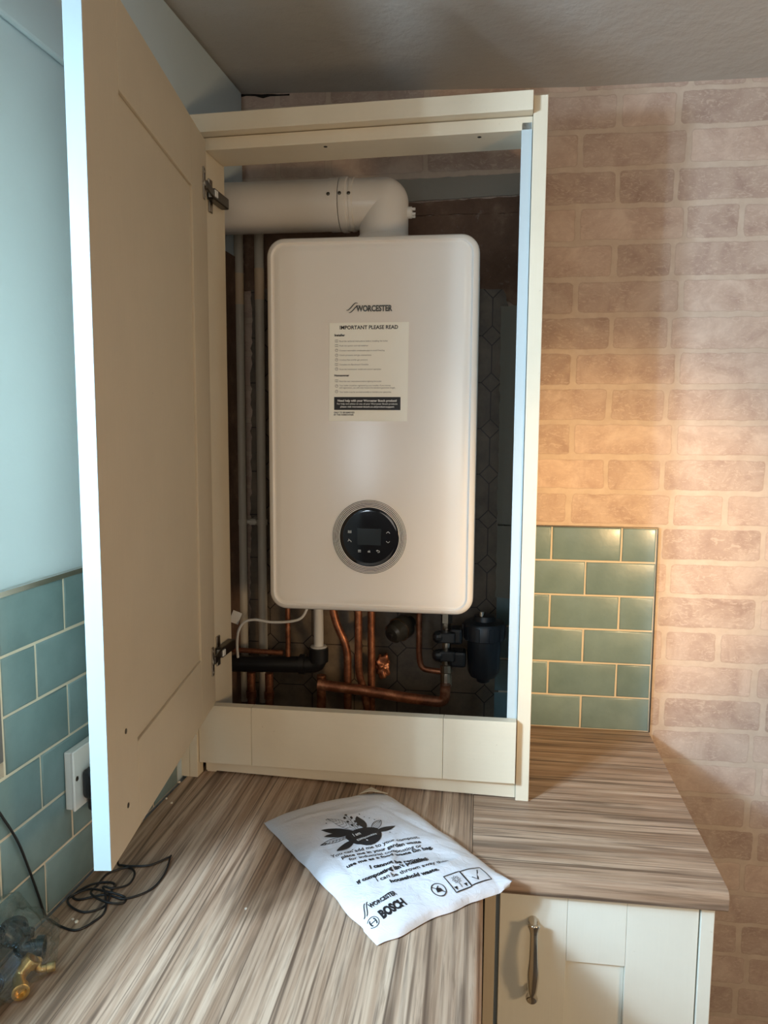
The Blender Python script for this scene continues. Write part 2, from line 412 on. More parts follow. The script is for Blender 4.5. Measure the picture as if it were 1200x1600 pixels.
# back wall: brick-print wallpaper, one cell of the mesh per brick
def brick_wall():
    bm = B(); uc = bm.loops.layers.uv.new('cell'); uh = bm.loops.layers.uv.new('half'); ur = bm.loops.layers.uv.new('rnd')
    P = .0767; LW, SW = .2175, .1145
    ztop = 1.3905+P; k = -1
    rng = random.Random(3)
    evens = ['LL', 'LS', 'LL', 'LL', 'LL', 'LS']
    while True:
        z1 = 1.3905-P*k; z0 = z1-P
        if z1 < FZ: break
        odd = (k % 2 == 0)
        if odd:   # short brick .835-.955
            seq = [(.8345, .9555)]
            x = .9555; pat = ['L', 'L', 'S', 'L', 'S', 'L', 'L', 'S', 'L', 'S', 'L', 'L']; i = 0
        else:
            p = evens[(k//2) % 6]
            seq = [(.7565, .977)]; x = .977; pat = (['S'] if p == 'LS' else ['L'])+['L', 'S', 'L', 'L', 'S', 'L', 'L', 'S', 'L', 'L', 'S']; i = 0
        while x < RX+.1:
            w = LW if pat[i % len(pat)] == 'L' else SW; seq.append((x, x+w)); x += w; i += 1
        x = seq[0][0]; i = 0; lp = ['L', 'S', 'L', 'L', 'S', 'L'] if odd else ['S', 'L', 'L', 'S', 'L', 'L']
        while x > -.08:
            w = LW if lp[i % 6] == 'L' else SW; seq.append((x-w, x)); x -= w; i += 1
        for (a, c) in seq:
            cx, cz = (a+c)/2, (z0+z1)/2; hx = (c-a)/2-.0058+rng.uniform(-.001, .001); hz = P/2-.0056+rng.uniform(-.0012, .0008)
            aa, cc_ = max(a, -.08), min(c, RX+.1); zz0, zz1 = max(z0, FZ-.02), min(z1, 1.44)
            if cc_ <= aa or zz1 <= zz0: continue
            f = bm.faces.new([bm.verts.new(p) for p in ((aa, 0, zz0), (cc_, 0, zz0), (cc_, 0, zz1), (aa, 0, zz1))])
            r = (rng.random(), rng.random())
            jx, jz = rng.uniform(-.0015, .0015), rng.uniform(-.001, .001)
            for l in f.loops:
                l[uc].uv = (l.vert.co.x-cx+jx, l.vert.co.z-cz+jz); l[uh].uv = (hx, hz); l[ur].uv = r
        k += 1
    box(bm, -.08, RX+.1, .001, .12, FZ-.02, 1.44)
    return bm
tag(obj('wall_back', brick_wall(), BRICK, recalc=False), kind='structure')

# left wall frame: s along the wall towards the camera, w into the room
wa = math.radians(3.228); wd = Vector((-math.sin(wa), -math.cos(wa), 0)); wn = Vector((math.cos(wa), -math.sin(wa), 0)); w0 = Vector((.008, 0, 0))
def WL(s, w, z): return w0+wd*s+wn*w+Vector((0, 0, z))
WZ0, WZ1, WS0, WS1 = .256, 1.12, .95, 2.05
b = B()
box(b, -.02, WS0, -.22, 0, FZ, 1.5, WL); box(b, WS1, 3.6, -.22, 0, FZ, 1.5, WL)
box(b, WS0, WS1, -.22, 0, FZ, WZ0, WL); box(b, WS0, WS1, -.22, 0, WZ1, 1.5, WL)
tag(obj('wall_left', b, BLUEW), kind='structure')
b = B(); box(b, .02, WS0+.6, .0005, .010, 1.176, 1.42, WL)
tag(obj('metal_plate', (lambda q: (box(q, .8672, .948, .0006, .0085, .257, .386, WL), q)[1])(B()), METALW, bevel=.001), 'dark grey metal plate beside the teal tiles at the left edge of the photo', 'plate')
tag(obj('trim_1', b, BLUEW, bevel=.004), 'shallow pale blue boxing along the top of the left wall', None, kind='structure')
b = B()
box(b, WS0+.001, WS1-.001, -.19, -.15, WZ0+.001, WZ0+.05, WL); box(b, WS0+.001, WS1-.001, -.19, -.15, WZ1-.05, WZ1-.001, WL)
for s_ in (WS0+.001, (WS0+WS1)/2-.02, WS1-.045): box(b, s_, s_+.044, -.19, -.15, WZ0+.04, WZ1-.04, WL)
tag(obj('window_1', b, WPLAS, bevel=.004), kind='structure')
b = B(); box(b, RX, RX+.1, FY-.1, .1, FZ, 1.5); tag(obj('wall_right', b, ROOMW), kind='structure')
b = B(); box(b, -.6, RX+.1, FY-.1, FY, FZ, 1.5); tag(obj('wall_front', b, ROOMW), kind='structure')

# tile splashbacks: every tile a slightly pillowed block standing on the grout
def tile_field(bm, rows, fn, base, th=.008):
    """rows: list of (z0,z1,[(a,b),...]); fn(a,w,z)->point"""
    ur = bm.loops.layers.uv.verify(); rng = random.Random(11)
    ur = bm.loops.layers.uv.get('rnd') or bm.loops.layers.uv.new('rnd')
    for z0, z1, cells in rows:
        for a, c in cells:
            t = th+rng.uniform(-.0004, .0004); r = (rng.random(), rng.random()); j = lambda: rng.uniform(-.0005, .0005)
            lv = []
            for ins, w in ((0, base), (0.0002, t-.0018), (.0010, t-.0006), (.0030, t)):
                lv.append([bm.verts.new(fn(aa, w, zz)) for aa, zz in ((a+ins+j(), z0+ins+j()), (c-ins+j(), z0+ins+j()), (c-ins+j(), z1-ins+j()), (a+ins+j(), z1-ins+j()))])
            fs = []
            for q in range(3):
                for i in range(4): fs.append(bm.faces.new((lv[q][i], lv[q][(i+1) % 4], lv[q+1][(i+1) % 4], lv[q+1][i])))
            fs.append(bm.faces.new(lv[3]))
            for f in fs:
                f.material_index = 0; f.smooth = True
                for l in f.loops: l[ur].uv = r
VP = .07795; G = .0035
def rows_for(a_start, a_end, odd_first, full=.1525, n=6, off_even=None):
    out = []
    for i in range(n):            # i=0 bottom row
        z0 = i*VP+.002; z1 = (i+1)*VP-G+.002
        cells = []; x = a_end-(0 if (i % 2 == 0) else full/2)
        if i % 2: cells.append((a_end-full/2+G, a_end-.001))
        while x > a_start:
            a = x-full+(G if True else 0); cells.append((max(a, a_start), x)); x -= full
        cells = [(a, c-.0) for a, c in cells if c-a > .006]
        out.append((z0, z1, cells))
    return out
b = B()
tile_field(b, rows_for(.60, .9475, True), lambda a, w, z: Vector((a, -w, z)), .001)
for f in box(b, .60, .9495, -.0062, -.0004, 0.0005, .4665): f.material_index = 1
t = thing('tile_splashback', 'olive grey glazed brick tiles on the back wall right of the boiler cupboard', 'tiles', (.77, 0, 0))
obj('tile_panel', b, [TILE, GROUT], t, recalc=True)
b = B(); box(b, .60, .9515, -.0095, -.0004, .4665, .4690); box(b, .9495, .9515, -.0095, -.0004, .0005, .4665)
obj('edge_trim', b, STEELD, t, label='thin dark metal edging strip')

t = thing('tile_splashback', 'teal blue glazed brick tiles along the left wall behind the open cupboard door', 'tiles', tuple(WL(.5, 0, 0)))
# joints: row5(top) joint at s=.728, alternates by half a tile
rws = []
for i in range(6):
    z0 = i*VP+.002; z1 = (i+1)*VP-G+.002
    ph = .7285 if (i % 2 == 1) else .7285+.0665
    s_ = ph-6*.1525; cells = []
    top = .862 if i >= 3 else .948
    while s_ < top:
        a, c = max(s_+G/2, .397), min(s_+.1525-G/2, top)
        if c-a > .006: cells.append((a, c))
        s_ += .1525
    rws.append((z0, z1, cells))
b = B(); tile_field(b, rws, lambda a, w, z: WL(a, w, z), .001)
for f in box(b, .395, .8655, .0004, .0062, .0005, .4665, WL): f.material_index = 1
for f in box(b, .8655, .95, .0004, .0062, .0005, 3*VP+.002, WL): f.material_index = 1
obj('tile_panel', b, [TILE, GROUT], t)
b = B(); box(b, .395, .868, .0004, .0105, .4665, .4735, WL)
obj('edge_trim', b, CHROME, t, label='slim brushed metal trim along the top row')

# old wall finishes seen through the cupboard
def ragged(bm, pts, y, amp=.004, seed=1, th=.003):
    """thin slab with rough outline on the back wall"""
    out = []; rg = random.Random(seed)
    for i in range(len(pts)):
        a = Vector((*pts[i], 0)); c = Vector((*pts[(i+1) % len(pts)], 0)); n = max(1, int((c-a).length/.012))
        for k in range(n):
            p = a.lerp(c, k/n); out.append((p.x+rg.uniform(-amp, amp), p.y+rg.uniform(-amp, amp)))
    f = bm.faces.new([bm.verts.new((x, y, z)) for x, z in out])
    r = bmesh.ops.extrude_face_region(bm, geom=[f])
    for v in r['geom']:
        if isinstance(v, bmesh.types.BMVert): v.co.y += th
b = B(); box(b, .006, .325, .0006, .004, .0015, 1.06, WL)  # thin dark brown panel laid over the lower left wall
tag(obj('wall_lining', b, BROWN), 'thin dark brown sheet on the left wall inside the cupboard behind the pipes', 'plaster')
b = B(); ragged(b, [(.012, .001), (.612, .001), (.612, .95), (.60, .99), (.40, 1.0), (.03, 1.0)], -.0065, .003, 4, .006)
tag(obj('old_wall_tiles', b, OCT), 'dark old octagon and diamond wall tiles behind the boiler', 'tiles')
b = B(); ragged(b, [(.01, .995), (.40, .99), (.57, .985), (.655, .94), (.655, 1.150), (.01, 1.148)], -.0045, .002, 5, .004)
tag(obj('plaster_patch', b, BROWN), 'bare dark brown plaster patch above the old tiles behind the boiler', 'plaster')
b = B(); ragged(b, [(.01, 1.152), (.655, 1.151), (.655, 1.186), (.40, 1.178), (.01, 1.176)], -.0045, .0012, 6, .004)
tag(obj('plaster_band', b, BROWN), 'narrow brown plaster band just below the torn wallpaper, behind the flue elbow', 'plaster')
b = B(); ragged(b, [(.01, 1.180), (.40, 1.182), (.655, 1.190), (.655, 1.234), (.39, 1.229), (.01, 1.225)], -.0035, .001, 7, .003)
tag(obj('skim_band', b, mat_paint('grey_skim_band', (.30, .275, .23), .4, 30)), 'horizontal grey plaster skim band behind the top of the flue elbow', 'plaster')
b = B(); ragged(b, [(.598, .30), (.655, .30), (.655, .955), (.596, .952)], -.0095, .0015, 8, .009)
tag(obj('skim_strip', b, STRIP), 'tall grey green plaster strip at the right edge inside the cupboard', 'plaster')
# broken gap where wallpaper meets ceiling
b = B(); ragged(b, [(-.012, 1.38), (-.0085, 1.38), (-.008, 1.418), (.02, 1.4225), (.04, 1.4215), (.06, 1.416), (.075, 1.4185), (.12, 1.4185), (.12, 1.4205), (.07, 1.4225), (-.012, 1.4275)], -.003, .0006, 9, .0028)
tag(obj('wall_crack', b, GAP), 'dark broken gap in the top left corner between wallpaper and ceiling', 'crack')

# ------------------------------------------------------------------ worktops
def nosing_profile(y_front, th=.032, r=.012):
    """(y,z) loop: rounded front edge"""
    pts = []
    for k in range(9):
        a = PI/2*k/8; pts.append((y_front+r-r*math.sin(a), -r+r*math.cos(a)))
    pts += [(y_front, -th+.004), (y_front+.003, -th)]
    return pts
b = B(); pr = [(-.001, 0)]+nosing_profile(-.607)+[(-.001, -.032)]
def xe(y): return .9495-.022*(-y)
A_ = [b.verts.new((.5575, y, z)) for y, z in pr]; C_ = [b.verts.new((xe(y), y, z)) for y, z in pr]
for i in range(len(pr)):
    j = (i+1) % len(pr); b.faces.new((A_[i], A_[j], C_[j], C_[i]))
b.faces.new(A_[::-1]); b.faces.new(C_)
tag(obj('worktop', b, WTX), 'striped wood effect worktop section on the right, grain running left to right', 'worktop')
b = B()
pr = [(-.02, 0)]+[(.575-.012+.012*math.sin(PI/2*k/8), -.012+.012*math.cos(PI/2*k/8)) for k in range(9)]+[(.575, -.032), (-.02, -.032)]
# left leg: back piece (butting against the right section) then rounded nosing in front of it
box(b, 0, 1, -.6075, -.001, -.032, 0, lambda x, y, z: (.5565 if x > .5 else (.008+.0564*y+.011), y, z))
def nose_x(y, off): return off-.012*(-y-.6)
A_ = []; C_ = []
for i, (x, z) in enumerate(pr):
    for lst, y in ((A_, -.6075), (C_, -2.2)):
        X = (.008+.0564*y+.011) if x < 0 else x-.012*(-y-.6)
        lst.append(b.verts.new((X, y, z)))
for i in range(len(pr)):
    j = (i+1) % len(pr); b.faces.new((A_[i], A_[j], C_[j], C_[i]))
b.faces.new(A_[::-1]); b.faces.new(C_)
bmesh.ops.remove_doubles(b, verts=b.verts, dist=1e-5)
tag(obj('worktop', b, WTY), 'striped wood effect worktop section along the left wall, grain running front to back', 'worktop')

# ------------------------------------------------------------------ base cabinets
t = thing('base_cabinet', 'cream base cupboard with chrome handle below the right worktop section', 'cabinet', (.75, -.3, FZ))
yf = -.566
b = B(); box(b, .583, .90, yf+.003, -.02, FZ+.1, -.0325); obj('carcass', b, WHITEB, t)
b = B(); box(b, .9035, .9235, yf-.022, -.004, FZ, -.0325); obj('end_panel', b, BASEM, t, bevel=.0012)
b = B(); box(b, .578, .5955, yf-.019, yf-.001, FZ+.1, -.034); obj('filler_strip', b, DOORM, t, bevel=.001)
dz0, dz1 = FZ+.15, -.0365
b = B(); y0, y1 = yf-.019, yf
box(b, .602, .706, y0, y1, dz0, dz1); box(b, .796, .9015, y0, y1, dz0, dz1)
box(b, .7063, .7957, y0, y1, -.149, dz1); box(b, .7063, .7957, y0, y1, dz0, dz0+.11)
box(b, .7063, .7957, y0+.007, y1, dz0+.11, -.149)
dr = obj('door', b, BASEM, t, bevel=.0008)
b = B(); box(b, .62, .90, -.5, -.48, FZ, FZ+.1); obj('plinth', b, BASEM, t)
b = B()
hx, hy = .6535, y0
for z in (-.085, -.197):
    lathe(b, (hx, hy, z), (0, -1, 0), [(0, .0075), (.003, .0075), (.006, .0055), (.018, .0045), (.022, .0055)], 20)
ctr = [(hx, hy-.020, -.080), (hx, hy-.024, -.090), (hx, hy-.028, -.105), (hx, hy-.0315, -.13), (hx, hy-.032, -.145), (hx, hy-.031, -.16), (hx, hy-.0275, -.180), (hx, hy-.023, -.193), (hx, hy-.019, -.203)]
cp = catmull(ctr, 6); nn = len(cp)
rad = []
for i in range(nn):
    t_ = i/(nn-1); rad.append(.0008+1.25*(.0032)+.0010+.0042*math.exp(-((t_-.02)/.07)**2)+.0035*math.exp(-((t_-.98)/.06)**2)+.0030*math.exp(-((t_-.58)/.22)**2))
sweep(b, cp, rad, 18)
obj('handle', b, CHROME, dr, smooth=50, label='chrome bow handle')
t2 = thing('base_cabinet', 'base unit under the left worktop section, mostly below the photo', 'cabinet', (.25, -1.4, FZ))
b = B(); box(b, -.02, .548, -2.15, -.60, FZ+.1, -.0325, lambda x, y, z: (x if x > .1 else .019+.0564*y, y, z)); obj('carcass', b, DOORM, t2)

# ------------------------------------------------------------------ boiler cupboard (local frame: s along front, t into wall)
ca = -math.atan2(.04756515, .99886814)
KAB = Vector((.027, -.337, 0))
cab = thing('boiler_cupboard', 'tall cream wall cupboard frame standing on the worktop around the white boiler, door swung open', 'cupboard', tuple(KAB), ca)
def cb(name, mat, boxes, parent=cab, bevel=.001, label=None, fn=None):
    b = B()
    for q in boxes: box(b, *q, fn)
    return obj(name, b, mat, parent, local=True, bevel=bevel, label=label)
cb('end_panel', CREAM, [(.6075, .6315, -.004, .345, 0, 1.236)])
cb('side_panel', WHITEB, [(.5885, .6065, .001, .30, .150, 1.196)], label='pale blue white carcass edge on the right')
cb('side_panel', CREAM, [(.002, .021, .001, .092, 0.0, 1.205)])
cb('top_panel', CREAMX, [(.0215, .607, .001, .085, 1.183, 1.205)])
cb('cornice', CREAMX, [(-.012, .607, -.021, .085, 1.2065, 1.238)])
cb('plinth', CREAMX, [(.0, .607, .0, .018, .003, .058)])
# lower slab: cut from an old door: centre board with two end pieces
def tilt(s, t, z): return Vector((s, t, z+.012*(s/.61)-.012))
sl = thing_dummy = None
b = B(); box(b, -.004, .1035, -.021, -.001, .040, .156, tilt); box(b, .1041, .4735, -.021, -.001, .040, .156, tilt); box(b, .4741, .606, -.021, -.001, .040, .156, tilt)
obj('lower_panel', b, CREAMX, cab, local=True, bevel=.0007)
b = B(); box(b, -.040, -.022, -.028, -.001, 0, 1.10); box(b, -.0213, -.005, -.028, -.001, 0, 1.10)
obj('filler_strip', b, CREAM, cab, local=True, bevel=.001)
for s_, t_ in ((.243, .018), (.517, .018)):
    b = B(); lathe(b, (s_, t_, 1.1832), (0, 0, -1), [(0, .0035), (.0006, .0035)], 14); obj('screw_hole', b, GAP, cab, local=True)

# open door: u outward from hinge, w to the inner side
Hh = Vector((.061, -.367, 0)); Pp = Vector((.134, -.915, 0)); du = (Pp-Hh).normalized(); nw = Vector((-du.y, du.x, 0))
DW = (Pp-Hh).length; Z0, Z1 = .155, 1.188
def DD(u, w, z): return Hh+du*u+nw*w+Vector((0, 0, z))
b = B(); T = -.0215
box(b, 0, .104, T, 0, Z0, Z1, DD); box(b, DW-.1045, DW, T, 0, Z0, Z1, DD)
box(b, .1043, DW-.1048, T, 0, Z1-.109, Z1, DD); box(b, .1043, DW-.1048, T, 0, Z0, Z0+.115, DD)
box(b, .1043, DW-.1048, T+.005, -.004, Z0+.115, Z1-.109, DD)
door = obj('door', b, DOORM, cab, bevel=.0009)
b = B(); box(b, DW, DW+.0009, T+.0006, -.0006, Z0+.001, Z1-.001, DD); obj('edge_band', b, plain('daylight_tinted_edging', (.32, .385, .40), .5, var=.03), door, label='pale free edge of the door, blue daylight tint in its colour')  # blue of the window light is put into the edge colour
for z in (.302, .205):
    b = B(); lathe(b, DD(.492, .0002, z), nw, [(-.0005, .0034), (.0004, .0034)], 16); obj('screw_hole', b, STEELD, door)
def rot_box(bm, c, ax, ay, az, hx, hy, hz, mi=0):
    c = Vector(c)
    box(bm, -hx, hx, -hy, hy, -hz, hz, lambda x, y, z: c+ax*x+ay*y+az*z, mi)
UZ = Vector((0, 0, 1))
def hinge(z, flip):
    b = B()
    rot_box(b, DD(.024, .0014, z), du, nw, UZ, .0065, .0014, .027)     # cup flange on the door
    lathe(b, DD(.026, -.002, z), nw, [(0, .0055), (.006, .0055), (.0068, .0045)], 18)
    for k in (-1, 1): lathe(b, DD(.024, .0026, z+k*.020), nw, [(0, .0034), (.0016, .0030)], 12)
    h = obj('hinge', b, STEEL, door, bevel=.0006)
    # arm running back along the cupboard side
    b = B()
    p0 = DD(.020, .004, z); c, s_ = math.cos(ca), math.sin(ca)
    def CL(s, t, zz): return Vector((KAB.x+c*s-s_*t, KAB.y+s_*s+c*t, zz))
    p1 = CL(.034, .020, z-.003*flip)
    rot_box(b, (p0+p1)/2, (p1-p0).normalized(), nw, UZ, (p1-p0).length/2, .0022, .0075)
    box(b, .0225, .038, .004, .072, z-.010, z+.010, CL)
    obj('hinge_arm', b, STEELD, door, bevel=.002)
    b = B(); box(b, .0212, .0245, .010, .026, z-.03, z+.03, CL)
    obj('mounting_plate', b, STEEL, door, bevel=.002)
    b = B(); box(b, .026, .0405, .0015, .014, z-.006, z+.006, CL)
    obj('hinge_clip', b, WPLAS, door, bevel=.001, label='small bright clip on the hinge arm')
hinge(1.108, 1); hinge(.243, -1)

# ------------------------------------------------------------------ boiler
BX0, BX1, BZ0, BZ1, BY = .148, .549, .325, 1.037, -.300
boi = thing('boiler', 'large white wall hung boiler with a round black control dial', 'boiler', ((BX0+BX1)/2, -.01, BZ0))
def rrect(x0, x1, z0, z1, r, n=8):
    pts = []
    for cx, cz, a in ((x1-r, z1-r, 0), (x0+r, z1-r, PI/2), (x0+r, z0+r, PI), (x1-r, z0+r, 1.5*PI)):
        for k in range(n+1): pts.append((cx+r*math.cos(a+PI/2*k/n), cz+r*math.sin(a+PI/2*k/n)))
    return pts
b = B(); prev = None
for ins, y in ((0, -.012), (0, -.282), (.0012, -.290), (.004, -.2955), (.008, -.2992), (.0112, -.3010), (.0128, -.2995), (.0140, -.2972), (.0165, -.2968), (.019, -.2984), (.03, -.2990), (.08, -.3000)):
    pts = rrect(BX0+ins, BX1-ins, BZ0+ins, BZ1-ins, max(.034-ins*.75, .008)); ring = [b.verts.new((x, y, z)) for x, z in pts]
    if prev:
        for i in range(len(ring)): b.faces.new((prev[i], prev[(i+1) % len(ring)], ring[(i+1) % len(ring)], ring[i]))
    else: b.faces.new(ring)
    prev = ring
b.faces.new(prev)
obj('casing', b, WHITE, boi, smooth=45)
F1 = lambda x, z: Vector((x, BY-.0006, z))
def FF(off): return lambda x, z: Vector((x, BY-off, z))
# maker's badge
b = B()
text(b, 'WORCESTER', .0150, .0680, .0006, (.3220, .8985), 'L', FF(.0010))
def swoosh(bm, x, z, s, fn, w=.0016):
    P_ = catmull([(0, 0, 0), (.0035, .0006, 0), (.0085, .0048, 0), (.0130, .0098, 0), (.0172, .0132, 0), (.0215, .0128, 0)], 5)
    n = len(P_)
    for dx, dz, k in ((0, .0030, 1), (.0048, -.0012, .92)):
        strip(bm, [(x+s*(dx+p.x*k), z+s*(dz+p.y*k)) for p in P_], [w*s*(.3+1.0*math.sin(PI*(.06+.88*i/(n-1)))) for i in range(n)], fn)
swoosh(b, .3035, .8975, 1.0, FF(.0010))
obj('badge', b, plain('badge_print', (.10, .10, .09), .3, .3, var=.1), boi, label='dark grey maker name badge')
# notice
ns = (.2712, .4212, .6955, .8780)
b = B(); pts = [(ns[0], ns[3]), (.2700, ns[2]), (.4195, ns[2]-.0005), (ns[1], ns[3]-.001)]
box(b, 0, 1, 0, 1, 0, 1, lambda x, y, z: Vector(((ns[0]-.0012*(1-z)) if x < .5 else (ns[1]-.0015*(1-z)), BY-.0003-.0005*y, ns[2] if z < .5 else ns[3])))
notice = obj('notice_sheet', b, PAPER, boi, label='cream instruction notice stuck on the boiler front')
g = FF(.0011); g2 = FF(.0014)
sc_ = 1067/160; 
def px(x, y): return (.2712+(x-112)/828*.1500, .8780-(y-432)/1028*.1825)   # layout measured on the sheet
b = B()
def line(bm, s, x, y, x2, size, bold=0.0, fn=g):
    a = px(x, y); c = px(x2, y); text(bm, s, size, c[0]-a[0], bold, a, 'L', fn)
line(b, 'IMPORTANT PLEASE READ', 222, 500, 828, .0096, .00022)
obj('heading_text', b, INK, notice); b = B()
line(b, 'Installer', 167, 571, 277, .0058, .00022)
obj('section_heading', b, INK, notice); b = B()
line(b, 'Homeowner', 165, 990, 322, .0056, .00022)
obj('section_heading', b, INK, notice); b = B()
line(b, 'ONLY TO BE REMOVED', 160, 1378, 378, .0042, .00012); line(b, 'BY THE HOMEOWNER', 160, 1402, 370, .0042, .00012)
obj('footer_text', b, INK, notice)
b = B()
for s, x, y, x2 in (('Read the technical instructions before installing the boiler', 218, 630, 725), ('Flush the system and add inhibitor', 218, 677, 520), ('Connect removable condensate pipe to avoid freezing', 218, 727, 690),
                    ('Check pressure and gas connections', 218, 775, 552), ('Conduct flue and fan gas pressure', 218, 824, 515), ('Complete the Benchmark Checklist', 218, 873, 525), ('Show the homeowner model and control operation', 218, 922, 655),
                    ('Read the user instructions before lighting the boiler', 218, 1048, 662), ('Your boiler should be registered by your installer. If you choose', 218, 1092, 755), ('self registration, you will only receive the standard guarantee length.', 218, 1116, 805), ('Your boiler must be serviced annually to maintain your guarantee.', 218, 1160, 765)):
    line(b, s, x, y, x2, .0038, 0.0)
for i, y in enumerate((620, 668, 717, 768, 816, 864, 912, 1036, 1090, 1148)):
    c = px(188, y)
    if i in (0, 1, 5, 7): strip(b, [(c[0]-.0026, c[1]-.002), (c[0]+.0026, c[1]-.002), (c[0]+.0026, c[1]+.002), (c[0]-.0026, c[1]+.002)], .0007, g, True); strip(b, [(c[0], c[1]-.002), (c[0], c[1]+.002)], .0005, g)
    else: strip(b, circle2(c[0], c[1], .0026, 14), .0006, g, True); strip(b, [(c[0]-.001, c[1]), (c[0]+.0012, c[1]+.001)], .0006, g)
obj('small_print', b, INKG, notice)
b = B(); a = px(162, 1206); c = px(860, 1343)
box(b, 0, 1, 0, 1, 0, 1, lambda x, y, z: Vector((a[0] if x < .5 else c[0], BY-.0009-.0003*y, c[1] if z < .5 else a[1])))
ban = obj('banner', b, INK, notice)
b = B()
line(b, 'Need help with your Worcester Bosch product?', 200, 1255, 822, .0056, .00018, g2)
line(b, 'For help and advice on any of your Worcester Bosch products', 193, 1286, 828, .0043, .00005, g2)
line(b, 'please visit worcester-bosch.co.uk/product-support', 228, 1317, 795, .0046, .0001, g2)
obj('banner_text', b, INKW, notice)
# control dial
DX, DZ = .349, .4745
dial = B(); lathe(dial, (DX, BY+.002, DZ), (0, -1, 0), [(0, .0715), (.0030, .0715), (.0042, .0700), (.0042, .0580), (.004, .0576)], 72)
dl = obj('control_dial', dial, RIM, boi, smooth=40)
b = B(); lathe(b, (DX, BY-.0018, DZ), (0, -1, 0), [(0, .0574), (.0012, .0574), (.0018, .0565), (.0019, .050)], 72); gl = obj('dial_glass', b, GLASSB, dl, smooth=40, label='glossy black dial face')
b = B()
for r, w in ((.0598, .0014), (.0626, .0016), (.0655, .0015), (.0683, .0012), (.0708, .0010)):
    strip(b, circle2(DX, DZ, r, 96), w, lambda x, z: Vector((x, BY-.00245, z)), True)
obj('dial_rings', b, INK, dl, label='thin dark concentric rings')
zf = BY-.0040
b = B(); box(b, DX-.0195-.0035, DX+.0265-.0035, zf-.0004, zf+.001, DZ-.0150, DZ+.0165); obj('screen', b, SCREEN, dl, label='small unlit rectangular screen')
b = B(); fi = lambda x, z: Vector((DX+x, zf-.0006, DZ+z))
for sx in (1, -1):
    strip(b, [(.033, .0085+0), (.0365, .0085+.0032), (.040, .0085)] if sx == 1 else [(.033, -.0068), (.0365, -.0098), (.040, -.0068)], .0010, fi)
for k in range(4): strip(b, [(-.0405+.0018*k, .0085), (-.0405+.0018*k, .0125)], .0010, fi)
strip(b, [(-.0415, .0078), (-.0345, .0078)], .0007, fi)
strip(b, [(-.0415, -.0085), (-.0385, -.0060), (-.036, -.0075), (-.0345, -.0098)], .0012, fi); strip(b, [(-.0395, -.0062), (-.0395, -.0040)], .001, fi)
for k in range(3): strip(b, [(-.0215, -.0250-.0018*k), (-.0160, -.0250-.0018*k)], .0009, fi)
text(b, 'ok', .0060, .0052, .0002, (-.0026, -.0290), 'L', fi)
strip(b, [(.0145, -.0255), (.019, -.0255), (.0205, -.0272), (.019, -.029), (.0165, -.029)], .0009, fi); strip(b, [(.0165, -.0238), (.0140, -.0256), (.0165, -.0272)], .0009, fi)
obj('button_icons', b, ICONM, dl, label='pale button symbols')

# ------------------------------------------------------------------ flue
fl = thing('flue_pipe', 'thick white flue pipe running from the boiler top to the left wall', 'pipe', (.354, -.15, 1.038))
FX, FYY, FZ_ = .3535, -.15, 1.135; R_ = .0495
b = B()
cyl(b, (FX, FYY, 1.045), (FX, FYY, FZ_), R_, seg=64); cyl(b, (FX, FYY, FZ_), (.290, FYY, FZ_), R_, seg=64)
bmesh.ops.create_uvsphere(b, u_segments=64, v_segments=32, radius=R_, matrix=Matrix.Translation((FX, FYY, FZ_)))
obj('flue_elbow', b, FLUEW, fl, smooth=50)
b = B(); lathe(b, (FX, FYY, 1.0385), (0, 0, 1), [(0, .062), (.012, .062), (.022, .057), (.026, .0535), (.030, .0525), (.0312, .0498)], 48)
obj('base_collar', b, FLUEW, fl, smooth=35)
b = B(); lathe(b, (.2925, FYY, FZ_), (-1, 0, 0), [(-.003, .050), (-.002, .0525), (.004, .0525), (.0055, .0512), (.010, .0512), (.012, .0535), (.022, .0535), (.0255, .0525)], 48)
obj('socket_ring', b, FLUEW, fl, smooth=35)
b = B(); lathe(b, (.2655, FYY, FZ_), (-1, 0, 0), [(0, .0518), (.020, .0518), (.024, .0505), (.262, .0505)], 48)
obj('straight_pipe', b, FLUEW, fl, smooth=35)
for x, r in ((.2485, .0518), (.2715, .0535), (.2895, .0520)):
    a = math.radians(-82); p = Vector((x, FYY+r*math.sin(a), FZ_+r*math.cos(a)))
    b = B(); lathe(b, p, (0, math.sin(a), math.cos(a)), [(-.001, .0036), (.0008, .0036), (.0018, .0022)], 12)
    obj('screw', b, STEELD, fl, smooth=40)
b = B(); lathe(b, (.401, FYY, 1.116), (1, 0, 0), [(0, .0115), (.009, .0115), (.010, .0095), (.0105, .0095)], 20)
for k in range(5): 
    a = 2*PI*k/5; c = Vector((.4135, FYY+.008*math.cos(a), 1.116+.008*math.sin(a))); rot_box(b, c, Vector((1, 0, 0)), Vector((0, 1, 0)), UZ, .0035, .0022, .0022)
obj('test_cap', b, WPLAS, fl, label='small white castellated test cap')

